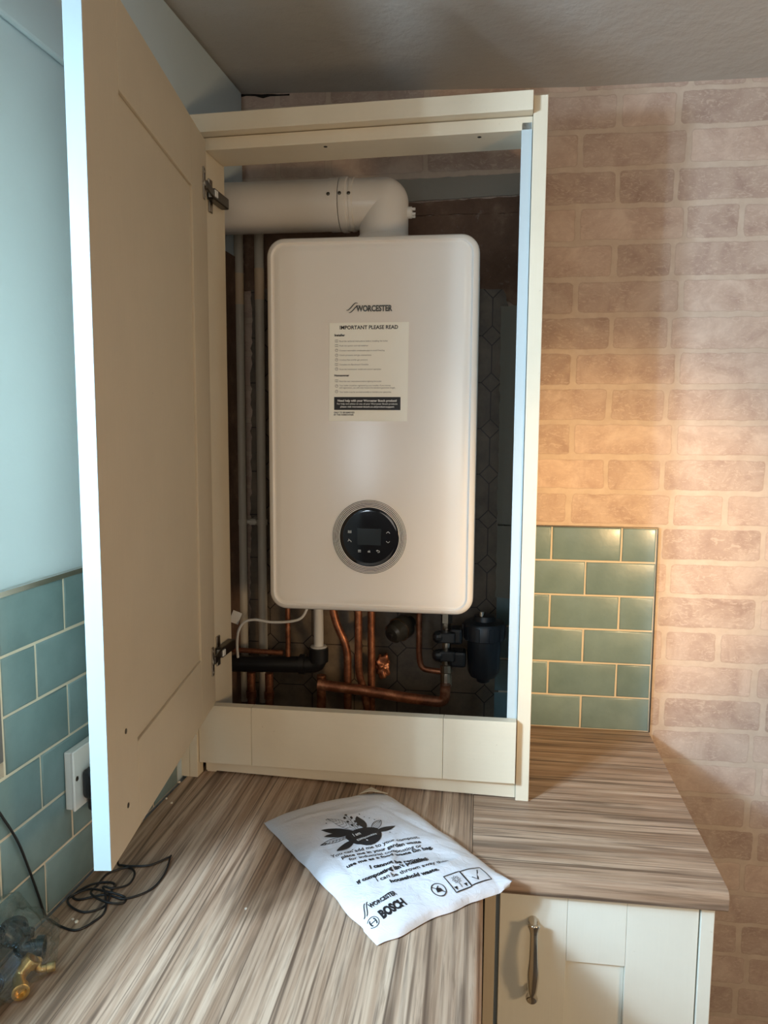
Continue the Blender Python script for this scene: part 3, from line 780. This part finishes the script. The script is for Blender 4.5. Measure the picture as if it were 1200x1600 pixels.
# ------------------------------------------------------------------ pipes
def pipe(name, pts, r, mat, label, cat='pipe', rad=.012, group=None, seg=18, smooth=60):
    b = B(); sweep(b, arcbend(pts, rad) if len(pts) > 2 else pts, r, seg); o = obj(name, b, mat, smooth=smooth); return tag(o, label, cat, group)
def pipe2(name, x, mat, matl, zb, zsplit, label, r=.0105, y=-.05):
    t = thing(name, label, 'pipe', (x, y, zb))
    b = B(); cyl(b, (x, y, zb), (x, y, zsplit), r, seg=20); obj('pipe_run', b, mat, t, smooth=60)
    b = B(); cyl(b, (x, y, zsplit), (x, y, 1.13), r+.0001, seg=20); obj('upper_run', b, CPIPE, t, smooth=60)
    b = B(); cyl(b, (x, y, zsplit+.002), (x, y, zsplit+.070), r+.0005, seg=20); obj('clean_band', b, matl, t, smooth=60, label='lighter unpainted band near the top')
    return t
pipe2('cream_pipe', .014, CPIPE, CPIPEL, .04, .955, 'tall cream painted pipe left of the boiler, the one nearer the open door')
pipe2('cream_pipe', .061, CPIPE, CPIPEL, .04, .965, 'tall cream painted pipe left of the boiler, the one nearer the boiler casing')
b = B(); cyl(b, (-.016+.012, -.042, .03), (-.004, -.042, .93), .0085, seg=16); cyl(b, (-.004, -.042, .93), (-.004, -.042, 1.02), .0092, seg=16, mi=1); cyl(b, (-.004, -.042, 1.02), (-.004, -.042, 1.10), .0085, seg=16)
tag(obj('brown_pipe', b, [BPIPE, CPIPEL], smooth=60), 'narrow brown pipe in the left corner beside the cream pipes', 'pipe')
t = thing('pipe_clip', 'white double clip across the two tall cream pipes', 'clip', (.04, -.03, .467))
for x in (.014, .061):
    b = B(); lathe(b, (x, -.05, .461), (0, 0, 1), [(0, .0125), (.012, .0125), (.0121, .0115)], 20); obj('clip_ring', b, CPIPE, t, smooth=40)
b = B(); box(b, .022, .053, -.052, -.044, .463, .471); box(b, .03, .045, -.048, -.006, .460, .474); obj('clip_bridge', b, CPIPE, t, bevel=.001)

pipe('copper_pipe', [(.006, -.12, .184), (.128, -.12, .182)], .0058, COPPER, 'thin horizontal copper pipe under the boiler left corner')
pipe('copper_pipe', [(.142, -.13, .325), (.142, -.13, .178)], .0058, COPPER, 'short thin vertical copper pipe left of the white waste pipe')
t = thing('waste_pipe', 'black condensate waste pipe with a white upright pushed into its elbow', 'pipe', (.12, -.12, .12))
b = B(); sweep(b, arcbend([(-.0, -.115, .150), (.208, -.115, .157), (.208, -.115, .192)], .028, 8), [.0185]*11, 26)
obj('black_run', b, BLACKP, t, smooth=60)
b = B(); lathe(b, (.208, -.115, .165), (0, 0, 1), [(0, .0215), (.030, .0215), (.031, .018)], 26); lathe(b, (.165, -.115, .1565), (1, 0, 0), [(0, .0225), (.012, .0225), (.013, .02)], 26); obj('elbow_collar', b, BLACKP, t, smooth=40)
b = B(); cyl(b, (.208, -.115, .19), (.208, -.115, .326), .0108, seg=24); obj('white_upright', b, WPLAS, t, smooth=60, label='white plastic upright')
b = B(); lathe(b, (.208, -.115, .1965), (0, 0, 1), [(0, .0175), (.002, .019), (.004, .0175), (.0045, .012)], 26); obj('white_ring', b, WPLAS, t, smooth=60, label='white seal ring')
pipe('copper_pipe', [(.238, -.13, .327), (.247, -.13, .262), (.276, -.13, .205), (.276, -.125, .02)], .0088, COPPER, 'bent copper pipe running down from the boiler right of the white waste pipe', rad=.03)
pipe('copper_pipe', [(.301, -.135, .327), (.301, -.135, .150), (.313, -.12, .100), (.318, -.10, .04)], .0082, COPPER, 'straight bright copper pipe below the middle of the boiler', rad=.03)
pipe('copper_pipe', [(.323, -.095, .326), (.325, -.095, .03)], .0085, COPPER, 'shaded copper pipe close behind the bright central one')
pipe('copper_pipe', [(.214, -.15, .124), (.30, -.15, .117), (.42, -.15, .103), (.492, -.15, .098), (.493, -.15, .138)], .0115, COPPER, 'thick copper pipe sloping across to the valves above the lower panel', rad=.016)
pipe('copper_pipe', [(.21, -.10, .02), (.211, -.10, .128)], .0105, COPPER, 'short upright copper pipe at the left end of the thick sloping pipe')
pipe('copper_pipe', [(.432, -.12, .326), (.433, -.12, .19), (.438, -.12, .160), (.482, -.12, .156)], .0065, COPPER, 'slim copper pipe turning right into the valve', rad=.02)
for x, l in ((.050, 'stubby copper pipe end at the far left below the black waste pipe'), (.092, 'stubby copper pipe end next to the far left one below the black waste pipe')):
    t = thing('copper_pipe', l, 'pipe', (x, -.11, .003)); b = B(); cyl(b, (x, -.11, .003), (x, -.11, .130), .0095, seg=18); obj('pipe_run', b, COPPER, t, smooth=60)
    b = B(); lathe(b, (x, -.11, .070), (0, 0, 1), [(0, .0098), (.001, .0115), (.016, .0115), (.017, .0098)], 18); obj('solder_fitting', b, COPPER, t, smooth=50)
# rough flux-stained joint
b = B(); bmesh.ops.create_icosphere(b, subdivisions=4, radius=.013, matrix=Matrix.Translation((.347, -.08, .150)))
for v in b.verts:
    d = (v.co-Vector((.347, -.08, .150))); n_ = noise.noise(v.co*160)*.9+noise.noise(v.co*70)*.5; v.co = Vector((.347, -.08, .150))+Vector((d.x*1.3, d.y, d.z*1.9))*(1+n_*.6)
tag(obj('corroded_joint', b, COPPER, smooth=80), 'crusty corroded copper joint on the wall behind the central pipes', 'pipe joint')
# dark grey round pressure gauge / filling loop
t = thing('filling_valve', 'dark grey round valve body below the boiler, right of the central copper pipes', 'valve', (.385, -.12, .24))
ax = Vector((-.50, -.80, -.22)).normalized()
b = B(); lathe(b, Vector((.400, -.095, .250)), ax, [(-.02, .014), (0, .017), (.002, .0265), (.022, .0265), (.024, .0245), (.030, .0245), (.033, .0235), (.046, .022), (.052, .016), (.053, .006)], 36); obj('valve_body', b, DKGREY, t, smooth=35)
b = B(); lathe(b, Vector((.400, -.095, .250)), ax, [(.023, .0272), (.0255, .0272)], 36); obj('rim_ring', b, STEEL, t, smooth=35)
p_ = Vector((.400, -.095, .250))+ax*.054
b = B(); lathe(b, p_, ax, [(-.004, .006), (.004, .006), (.0045, .003)], 16); obj('centre_knob', b, BLACKP, t, smooth=40)
# isolation valve stack
t = thing('isolation_valve', 'chrome valve stack with two black levers left of the black filter', 'valve', (.492, -.13, .12))
b = B()
lathe(b, (.4925, -.13, .327), (0, 0, -1), [(0, .008), (.035, .008), (.036, .0125), (.058, .0125), (.060, .009), (.070, .009)], 6)
lathe(b, (.4930, -.13, .257), (0, 0, -1), [(0, .0095), (.08, .0095), (.081, .0135), (.097, .0135), (.099, .0110), (.110, .0125), (.128, .0125), (.129, .011)], 12)
obj('valve_body', b, STEEL, t, smooth=25)
for z in (.243, .203):
    b = B(); lathe(b, (.490, -.150, z), (-.9, -.3, 0), [(-.012, .010), (.004, .012), (.012, .014), (.022, .012), (.026, .006)], 14); box(b, .478, .512, -.165, -.140, z-.011, z+.011); obj('lever', b, BLACKP, t, bevel=.003)
b = B(); box(b, .500, .527, -.15, -.11, .225, .26); box(b, .500, .535, -.15, -.11, .175, .21); obj('link_block', b, BLACKP, t, bevel=.006)
# magnetic filter
t = thing('system_filter', 'black cylindrical filter canister with a silver top cap at the right under the boiler', 'filter', (.573, -.12, .13))
b = B(); lathe(b, (.573, -.12, .148), (0, 0, 1), [(-.012, .008), (-.008, .014), (0, .016), (.004, .028), (.016, .034), (.085, .0365), (.088, .044), (.118, .045), (.123, .042), (.127, .024), (.137, .022), (.138, .015)], 40)
for k in range(10):
    a = 2*PI*k/10; rot_box(b, Vector((.573+.0445*math.cos(a), -.12+.0445*math.sin(a), .251)), Vector((math.cos(a), math.sin(a), 0)), Vector((-math.sin(a), math.cos(a), 0)), UZ, .003, .004, .014)
obj('canister', b, BLACKP, t, smooth=35)
b = B(); lathe(b, (.567, -.13, .284), (0, 0, 1), [(0, .0055), (.011, .0055), (.012, .0045)], 18); obj('bleed_cap', b, CHROME, t, smooth=35, label='silver bleed cap')
# white flex
t = thing('power_flex', 'thin white cable curving out from under the boiler to the left', 'cable', (.04, -.15, .22))
b = B(); sweep(b, catmull([(.190, -.13, .300), (.178, -.14, .272), (.155, -.145, .262), (.11, -.145, .258), (.072, -.145, .262), (.048, -.145, .256), (.034, -.145, .236), (.028, -.14, .205), (.026, -.13, .17)], 8), .0030, 12); obj('flex', b, WPLAS, t, smooth=70)
b = B(); box(b, -.010, .010, -.0004, .0004, -.015, .011, lambda x, y, z: Vector((.026+x*.8+z*.4, -.139+y+x*.6, .266+z-x*.5))); obj('tag', b, WPLAS, t, label='small paper tag on the cable')

# ------------------------------------------------------------------ socket and adapter
t = thing('wall_socket', 'white surface mounted double socket on the teal tiles, half hidden by the open door', 'socket', tuple(WL(.67, .009, .13)))
b = B(); box(b, .600, .746, .0086, .020, .130, .216, WL); obj('back_box', b, WPLAS, t, bevel=.0015)
b = B(); box(b, .5985, .7475, .0202, .0245, .1285, .2175, WL); obj('face_plate', b, WPLAS, t, bevel=.002, seg=3)
b = B(); lathe(b, WL(.7405, .0245, .176), wn, [(0, .0035), (.0006, .0035)], 14); obj('plate_screw', b, STEEL, t)
t = thing('plug_adapter', 'black plug in the white socket with a thin black cable looping on the worktop', 'plug', tuple(WL(.67, .0255, .12)))
b = B(); box(b, .690, .732, .0250, .044, .140, .184, WL); box(b, .680, .722, .0250, .062, .116, .158, WL); obj('plug_body', b, BLACKP, t, bevel=.007, seg=4)
Zc = .0018
path = [WL(.695, .050, .118), WL(.680, .052, .05), (.010, -.668, .006), (.018, -.668, Zc), (.040, -.668, Zc+.0006), (.062, -.662, Zc+.001), (.0815, -.640, .004), (.0835, -.640, .004), (.092, -.682, Zc), (.087, -.722, Zc), (.060, -.746, Zc), (.030, -.745, Zc+.003),
        (-.004, -.757, Zc), (-.017, -.747, Zc), (-.006, -.722, Zc), (.016, -.712, Zc), (.030, -.716, Zc), (.036, -.738, Zc+.004), (.040, -.765, Zc), (.020, -.782, Zc), (-.006, -.775, Zc+.002), (-.020, -.755, Zc), (.0, -.738, Zc+.004), (.030, -.742, Zc+.006), (.058, -.742, Zc), (.062, -.756, Zc), (.040, -.762, Zc+.004), (.010, -.748, Zc+.005),
        (.005, -.720, Zc), (.005, -.695, Zc), (.014, -.682, Zc), (.030, -.672, Zc), (.046, -.685, Zc), (.050, -.712, Zc), (.038, -.735, Zc+.007), (.022, -.735, Zc+.008), (.032, -.748, Zc+.006), (.046, -.775, Zc), (.042, -.800, Zc), (.028, -.819, Zc), (.004, -.815, Zc), (-.016, -.806, Zc+.001), (-.0235, -.808, .010), (-.0255, -.818, .045), (-.0265, -.835, .095), (-.0275, -.852, .14), (-.029, -.874, .182), (-.031, -.90, .222), (-.034, -.95, .262), (-.04, -1.05, .30)]
b = B(); sweep(b, catmull([tuple(p) for p in path], 6), .00165, 10); obj('cable', b, BLACKP, t, smooth=70)

# ------------------------------------------------------------------ mailing bag
qBL, qBR, qTR, qTL = Vector((.436, -.792)), Vector((.617, -.638)), Vector((.394, -.386)), Vector((.198, -.515))
def bagh(u, v):
    e = (max(0, 1-abs(2*u-1)**3.2)*max(0, 1-abs(2*v-1)**4.5))
    h = .026*e**.46
    # soft creases
    h += .0018*math.sin((u*1.5+v*2.6)*6+2*noise.noise(Vector((u*2, v*3, 1))))*e
    for (cu, cv, ang, ln, am, wd_) in ((.42, .33, .9, .35, .0032, .025), (.60, .40, 2.5, .25, .0028, .03), (.30, .22, .5, .3, .0024, .02), (.75, .20, .3, .3, .0026, .022), (.15, .45, 1.5, .3, .0022, .02), (.5, .75, .2, .3, .0026, .03), (.82, .6, 1.8, .3, .002, .02), (.45, .52, .25, .22, .0035, .022), (.2, .08, .35, .25, .0025, .016), (.25, .86, -.1, .35, .0028, .018)):
        dx, dy = u-cu, (v-cv)*1.4; a = dx*math.cos(ang)+dy*math.sin(ang); c = -dx*math.sin(ang)+dy*math.cos(ang)
        h += .62*am*math.exp(-(c/wd_)**2-(a/ln)**2)*(1 if am > .0025 else -1)*min(1, e*1.6)
    h += .0016*noise.noise(Vector((u*9, v*12, 3)))*min(1, e*2)
    return max(h, .0002)
def bagp(u, v, off=0):
    P = (1-u)*(1-v)*qBL+u*(1-v)*qBR+u*v*qTR+(1-u)*v*qTL
    wob = .004*noise.noise(Vector((u*3, v*3, 7))) if (u in (0, 1) or v in (0, 1)) else 0
    return Vector((P.x, P.y, .002+bagh(u, v)+off))
bag = thing('mailing_bag', 'white plastic mailing bag printed with black compost text, lying on the worktop', 'bag', (.41, -.585, 0))
b = B(); NU, NV = 90, 120; top = []; bot = []
for j in range(NV+1):
    rt_, rb_ = [], []
    for i in range(NU+1):
        u, v = i/NU, j/NV; p = bagp(u, v)
        # irregular outline: ears at corners, wavy seams
        ed = max(abs(2*u-1), abs(2*v-1))**8
        wx = .0045*ed*noise.noise(Vector((p.x*25, p.y*25, 2))); wy = .0045*ed*noise.noise(Vector((p.x*25, p.y*25, 9)))
        if v < .1: wy += .006*ed*math.cos(u*PI*2)*-.5
        if u > .9 and v < .12: p.z += .010*((u-.9)/.1)*(1-v/.12)
        lift = .006*max(0, (v-.9)/.1)*(1-abs(2*u-1.0)**2)
        rt_.append(b.verts.new((p.x+wx, p.y+wy, p.z+lift)))
        if 0 < i < NU and 0 < j < NV: rb_.append(b.verts.new((p.x+wx, p.y+wy, .0008+(.0 if ed < .5 else .0006))))
        else: rb_.append(rt_[-1])
    top.append(rt_); bot.append(rb_)
for j in range(NV):
    for i in range(NU):
        b.faces.new((top[j][i], top[j][i+1], top[j+1][i+1], top[j+1][i]))
        try: b.faces.new((bot[j][i], bot[j+1][i], bot[j+1][i+1], bot[j][i+1]))
        except ValueError: pass
obj('bag_film', b, BAGM, bag, smooth=75)
# torn cream flap at the far end
b = B(); fl_pts = [(.74, .96), (.80, .93), (.96, .935), (.99, 1.0), (.93, 1.015), (.86, 1.07), (.80, 1.085), (.775, 1.06), (.79, 1.02)]
vs = [b.verts.new(bagp(min(u, .999), min(v, .999), .0055+.004*math.sin(i*1.7))+(Vector((0, 0, 0)) if v <= 1 else Vector((.0, (v-1)*.30, .0)))) for i, (u, v) in enumerate(fl_pts)]
f = b.faces.new(vs); bmesh.ops.triangulate(b, faces=[f])
r_ = bmesh.ops.extrude_face_region(b, geom=b.faces[:]); 
for v in r_['geom']:
    if isinstance(v, bmesh.types.BMVert): v.co.z += .0008
obj('torn_flap', b, CREAMB, bag, smooth=40, label='torn cream flap at the opened end')
# print: position given in bag coordinates (metres along the short side / long side)
BWu, BLv = .240, .350
TH = 0.0
def bp_(x, y): return bagp(max(.002, min(.998, x)), max(.002, min(.998, y)), .0008)
def bline(bm, s, u0, v0, u1, v1, size, bold=0.0):
    size *= .80; bold = bold*1.1+.00016
    wdt = math.hypot((u1-u0)*BWu, (v1-v0)*BLv); a = math.atan2((v1-v0)*BLv, (u1-u0)*BWu)
    def fn(x, y):
        X = x*math.cos(a)-y*math.sin(a); Y = x*math.sin(a)+y*math.cos(a)
        return bp_(u0+X/BWu, v0+Y/BLv)
    text(bm, s, size, wdt, bold, (0, 0), 'L', fn, sub=True)
b = B()
bline(b, 'You can add me to your compost,', .125, .490, .727, .417, .0125)
bline(b, 'place me in your garden waste', .170, .455, .705, .382, .0125, .0001)
bline(b, 'for industrial composting or', .195, .420, .680, .352, .0125)
bline(b, 'use me as a food waste bin bag.', .150, .388, .735, .322, .0125, .0002)
bline(b, 'I cannot be recycled;', .257, .322, .625, .252, .0125, .0003)
bline(b, 'if composting isn\'t possible,', .130, .280, .612, .250, .0125, .0003)
bline(b, 'I can be thrown away then', .234, .243, .725, .200, .0125)
bline(b, 'household waste.', .292, .204, .610, .162, .0125, .0003)
bline(b, 'WORCESTER', .080, .136, .268, .136, .0135, .0003)
bline(b, 'BOSCH', .100, .066, .275, .074, .0230, .0009)
def uvm(u0, v0, ang=0.0, s=1.0):
    def fn(x, y):
        X = (x*math.cos(ang)-y*math.sin(ang))*s; Y = (x*math.sin(ang)+y*math.cos(ang))*s
        return bp_(u0+X/BWu, v0+Y/BLv)
    return fn
# swoosh
fn = uvm(.020, .118)
for dx in (0, .0042): strip(b, [(dx+.013*t_/10, .018*(.5-.5*math.cos(PI*t_/10))) for t_ in range(11)], .0013, fn)
# ring with an armature sign
fn = uvm(.045, .078)
strip(b, circle2(0, 0, .0078, 28), .0010, fn, True)
for sx in (-1, 1): strip(b, [(sx*.0028, -.0048), (sx*.0040, -.0025), (sx*.0042, 0), (sx*.0040, .0025), (sx*.0028, .0048)], .0018, fn)
strip(b, [(-.0040, 0), (.0040, 0)], .0014, fn)
# disposal symbols
fn = uvm(.512, .080)
strip(b, circle2(0, 0, .0108, 26, 0, 2*PI), .0014, fn, True); strip(b, [(-.0075, .0075), (.0075, -.0075)], .0014, fn)
poly(b, [(-.005, -.004), (.005, -.004), (.004, .001), (-.001, .003), (-.004, .001)], fn); strip(b, [(-.002, .002), (.003, .0055)], .0014, fn)
fn = uvm(.600, .040)
def rect(x0, x1, y0, y1, w, fn, n=6):
    pts = [(x0+(x1-x0)*i/n, y0) for i in range(n)]+[(x1, y0+(y1-y0)*i/n) for i in range(n)]+[(x1-(x1-x0)*i/n, y1) for i in range(n)]+[(x0, y1-(y1-y0)*i/n) for i in range(n)]
    strip(b, pts, w, fn, True)
rect(0, .029, 0, .030, .0016, fn); rect(.030, .068, .001, .029, .0016, fn)
for k in range(8):
    a = 2*PI*k/8; strip(b, [(.0145+.002*math.cos(a), .018+.002*math.sin(a)), (.0145+.005*math.cos(a+.35), .018+.005*math.sin(a+.35)), (.0145+.0075*math.cos(a), .018+.0075*math.sin(a)), (.0145+.005*math.cos(a-.35), .018+.005*math.sin(a-.35))], .0007, fn, True)
strip(b, [(.0145, .011), (.0145, .004)], .001, fn)
for x in (.005, .023): poly(b, [(x-.003, .008), (x+.003, .008), (x, .002)], fn)
strip(b, [(.040, .013), (.046, .006), (.059, .024)], [.0018, .0030, .0018], fn)
# leaf and bowl emblem
_f0 = uvm(.43, .585, -.06)
fn = lambda x, y: _f0(x*.86, y*1.35)
def fan(cx, cy, pts):     # filled blob as centre fan so it follows the film
    for i in range(len(pts)):
        p, q = pts[i], pts[(i+1) % len(pts)]; K = 4
        for k in range(K):
            r0, r1 = k/K, (k+1)/K
            m_ = lambda a, r: (cx+(a[0]-cx)*r, cy+(a[1]-cy)*r)
            if k == 0: poly(b, [(cx, cy), m_(p, r1), m_(q, r1)], fn)
            else: poly(b, [m_(p, r0), m_(p, r1), m_(q, r1), m_(q, r0)], fn)
bowl = [(.034*math.cos(a), -.002+(-.026 if math.sin(a) < 0 else .010)*abs(math.sin(a))) for a in [2*PI*i/26 for i in range(26)]]
fan(0, -.006, bowl)
def leaf(x0, y0, ang, ln, w, solid=True):
    pts = []
    n = 9
    for i in range(n+1):
        t_ = i/n; pts.append((t_*ln, w*math.sin(PI*t_)**.8))
    for i in range(n, -1, -1):
        t_ = i/n; pts.append((t_*ln, -w*math.sin(PI*t_)**.8))
    pr_ = [(x0+x*math.cos(ang)-y*math.sin(ang), y0+x*math.sin(ang)+y*math.cos(ang)) for x, y in pts]
    if solid: fan(x0+ln*.5*math.cos(ang), y0+ln*.5*math.sin(ang), pr_)
    else:
        strip(b, pr_[:n+1], .0008, fn); strip(b, pr_[n+1:], .0008, fn); strip(b, [(x0, y0), (x0+ln*math.cos(ang), y0+ln*math.sin(ang))], .0008, fn)
        for k in range(2, n):
            t_ = k/n; p = (x0+t_*ln*math.cos(ang), y0+t_*ln*math.sin(ang)); q = pr_[min(k+1, n)]; strip(b, [p, q], .0006, fn); q = pr_[2*n+1-min(k+1, n)]; strip(b, [p, q], .0006, fn)
leaf(-.006, .002, 2.72, .062, .006); leaf(-.012, .004, 2.95, .055, .005)
leaf(-.004, .006, 2.2, .052, .0085, False); leaf(.012, .004, 1.30, .036, .0085); leaf(.020, -.002, .50, .042, .006, False)
leaf(.018, -.008, .10, .052, .005); leaf(-.020, -.010, 3.35, .048, .005); leaf(-.022, .000, 3.1, .060, .004, False)
strip(b, [(.0, .006), (.0005, .022), (.003, .042)], .0008, fn)
for x, y in ((.004, .045), (-.004, .038), (.009, .036), (-.005, .028), (.009, .026), (-.004, .018), (.007, .017)): leaf(x-.003, y-.002, .8, .0075, .0024); strip(b, [(x, y), (.001, y-.006)], .0006, fn)
for x, y in ((-.045, .036), (-.052, .020), (-.038, .045), (.034, .034), (.040, .028), (.046, .022), (.048, -.014), (.055, -.008), (-.04, -.026), (-.048, -.020), (.03, .042)): fan(x, y, circle2(x, y, .0012, 8))
obj('printed_text', b, INK, bag, recalc=False)
b = B(); fn2 = lambda x, y: Vector((0, 0, .0006))+fn(x, y)
text(b, 'I am', .0085, .014, .0001, (-.018, -.004), 'L', fn2, sub=True); text(b, 'compostable', .0085, .040, .0001, (-.020, -.0150), 'L', fn2, sub=True)
obj('reversed_text', b, INKW, bag, recalc=False)

# ------------------------------------------------------------------ bag of fittings, bottom left
def fitting(name, label, c, rz, mat, r=.008, ln=.022, grp=None, lid=False):
    t = thing(name, label, 'fitting', (c[0], c[1], 0)); cr, sr = math.cos(rz), math.sin(rz); c = Vector(c)
    pts = arcbend([c+Vector((cr*ln, sr*ln, 0)), c, c+Vector((-sr*ln*.55, cr*ln*.55, ln*.55))], r*1.5, 6)
    b = B(); sweep(b, pts, r, 20); 
    for p, q in ((pts[0], pts[1]), (pts[-1], pts[-2])):
        d = (p-q).normalized(); lathe(b, p-d*.004, d, [(0, r*.95), (.001, r*1.3), (.010, r*1.3), (.0105, r*1.2), (.0102, r*.85), (.0042, r*.8), (.0041, .0001)], 20)
    obj('fitting_body', b, mat, t, smooth=40); return t
fitting('brass_elbow', 'brass elbow fitting inside the clear bag, facing the camera', (.012, -.922, .0125), -.9, BRASS, .0078, .024)
fitting('brass_elbow', 'smaller brass fitting on the worktop side of the clear bag', (.026, -.905, .010), .5, BRASS, .0045, .014)
fitting('black_elbow', 'dark teal plastic elbow at the top of the clear bag', (-.006, -.897, .040), 2.2, TEALB, .0120, .022)
fitting('black_elbow', 'dark teal plastic elbow behind the brass fittings in the clear bag', (-.002, -.895, .026), .35, TEALB, .0105, .022)
fitting('black_elbow', 'black plastic elbow at the left edge, lowest in the clear bag', (-.004, -.945, .0145), 3.6, BLACKP, .0105, .024)
t = thing('round_stopper', 'round black cap in the bottom left corner of the photo', 'cap', (-.012, -.985, 0))
b = B(); lathe(b, (.004, -.982, .001), (0, 0, 1), [(0, .018), (.022, .018), (.024, .016), (.0242, .008)], 28); obj('cap_body', b, BLACKP, t, smooth=40)
b = B(); lathe(b, (.004, -.982, .0245), (0, 0, 1), [(0, .0195), (.002, .020), (.004, .0195)], 28); obj('rim', b, BRASS, t, smooth=40)
b = B(); bmesh.ops.create_icosphere(b, subdivisions=5, radius=1.0)
for v in b.verts:
    d = v.co.copy(); n_ = noise.noise(d*2.6)*.18+noise.noise(d*6)*.10+abs(noise.noise(d*11))*.08
    p = Vector((d.x*.054, d.y*.068, max(d.z, -.92)*.036))*(1+n_)
    if d.z > .3: p.z += (d.z-.3)*.050*(1 if d.x < .2 else .6); p.x *= 1-.35*(d.z-.3); p.y *= 1-.35*(d.z-.3)
    v.co = Vector((-.006, -.915, .034))+Matrix.Rotation(.25, 3, 'Z') @ p
    v.co.z = max(v.co.z, .0008)
    wx_ = .008+.0564*v.co.y+.013
    v.co.x = max(v.co.x, wx_)
tag(obj('clear_plastic_bag', b, CLEAR, smooth=180), 'crumpled clear plastic bag of pipe fittings at the bottom left', 'bag')

# ------------------------------------------------------------------ crumbs
crumb = None
spots = [(.0295+(-.011), -.802, .0030, 'plaster crumb on the left worktop in front of the black cable loops'), (.010, -.812+.015, .0018, 'tiny plaster crumb beside the black cable'), (-.006, -.392, .0032, 'white plaster crumb by the left wall at the foot of the cupboard'),
         (-.004, -.455, .0024, 'pale plaster crumb by the left wall under the open door'), (.012, -.470, .0022, 'flat pale plaster flake under the open door'), (.240, -.742, .0020, 'tiny plaster crumb left of the mailing bag')]
for i, (x, y, r, lab) in enumerate(spots):
    b = B(); bmesh.ops.create_icosphere(b, subdivisions=2, radius=r, matrix=Matrix.Translation((x, y, r*.55)))
    for v in b.verts:
        v.co += Vector((noise.noise(v.co*900+Vector((i, 0, 0)))*r*.5, noise.noise(v.co*900+Vector((0, i, 5)))*r*.5, 0)); v.co.z = max(.0002, v.co.z*.8)
    tag(obj('plaster_crumb', b, plain('plaster_crumb%d' % i, (.72, .66, .56), .9) if i == 0 else bpy.data.materials['plaster_crumb0'], smooth=30), lab, 'crumb', 'plaster crumbs on the worktop')
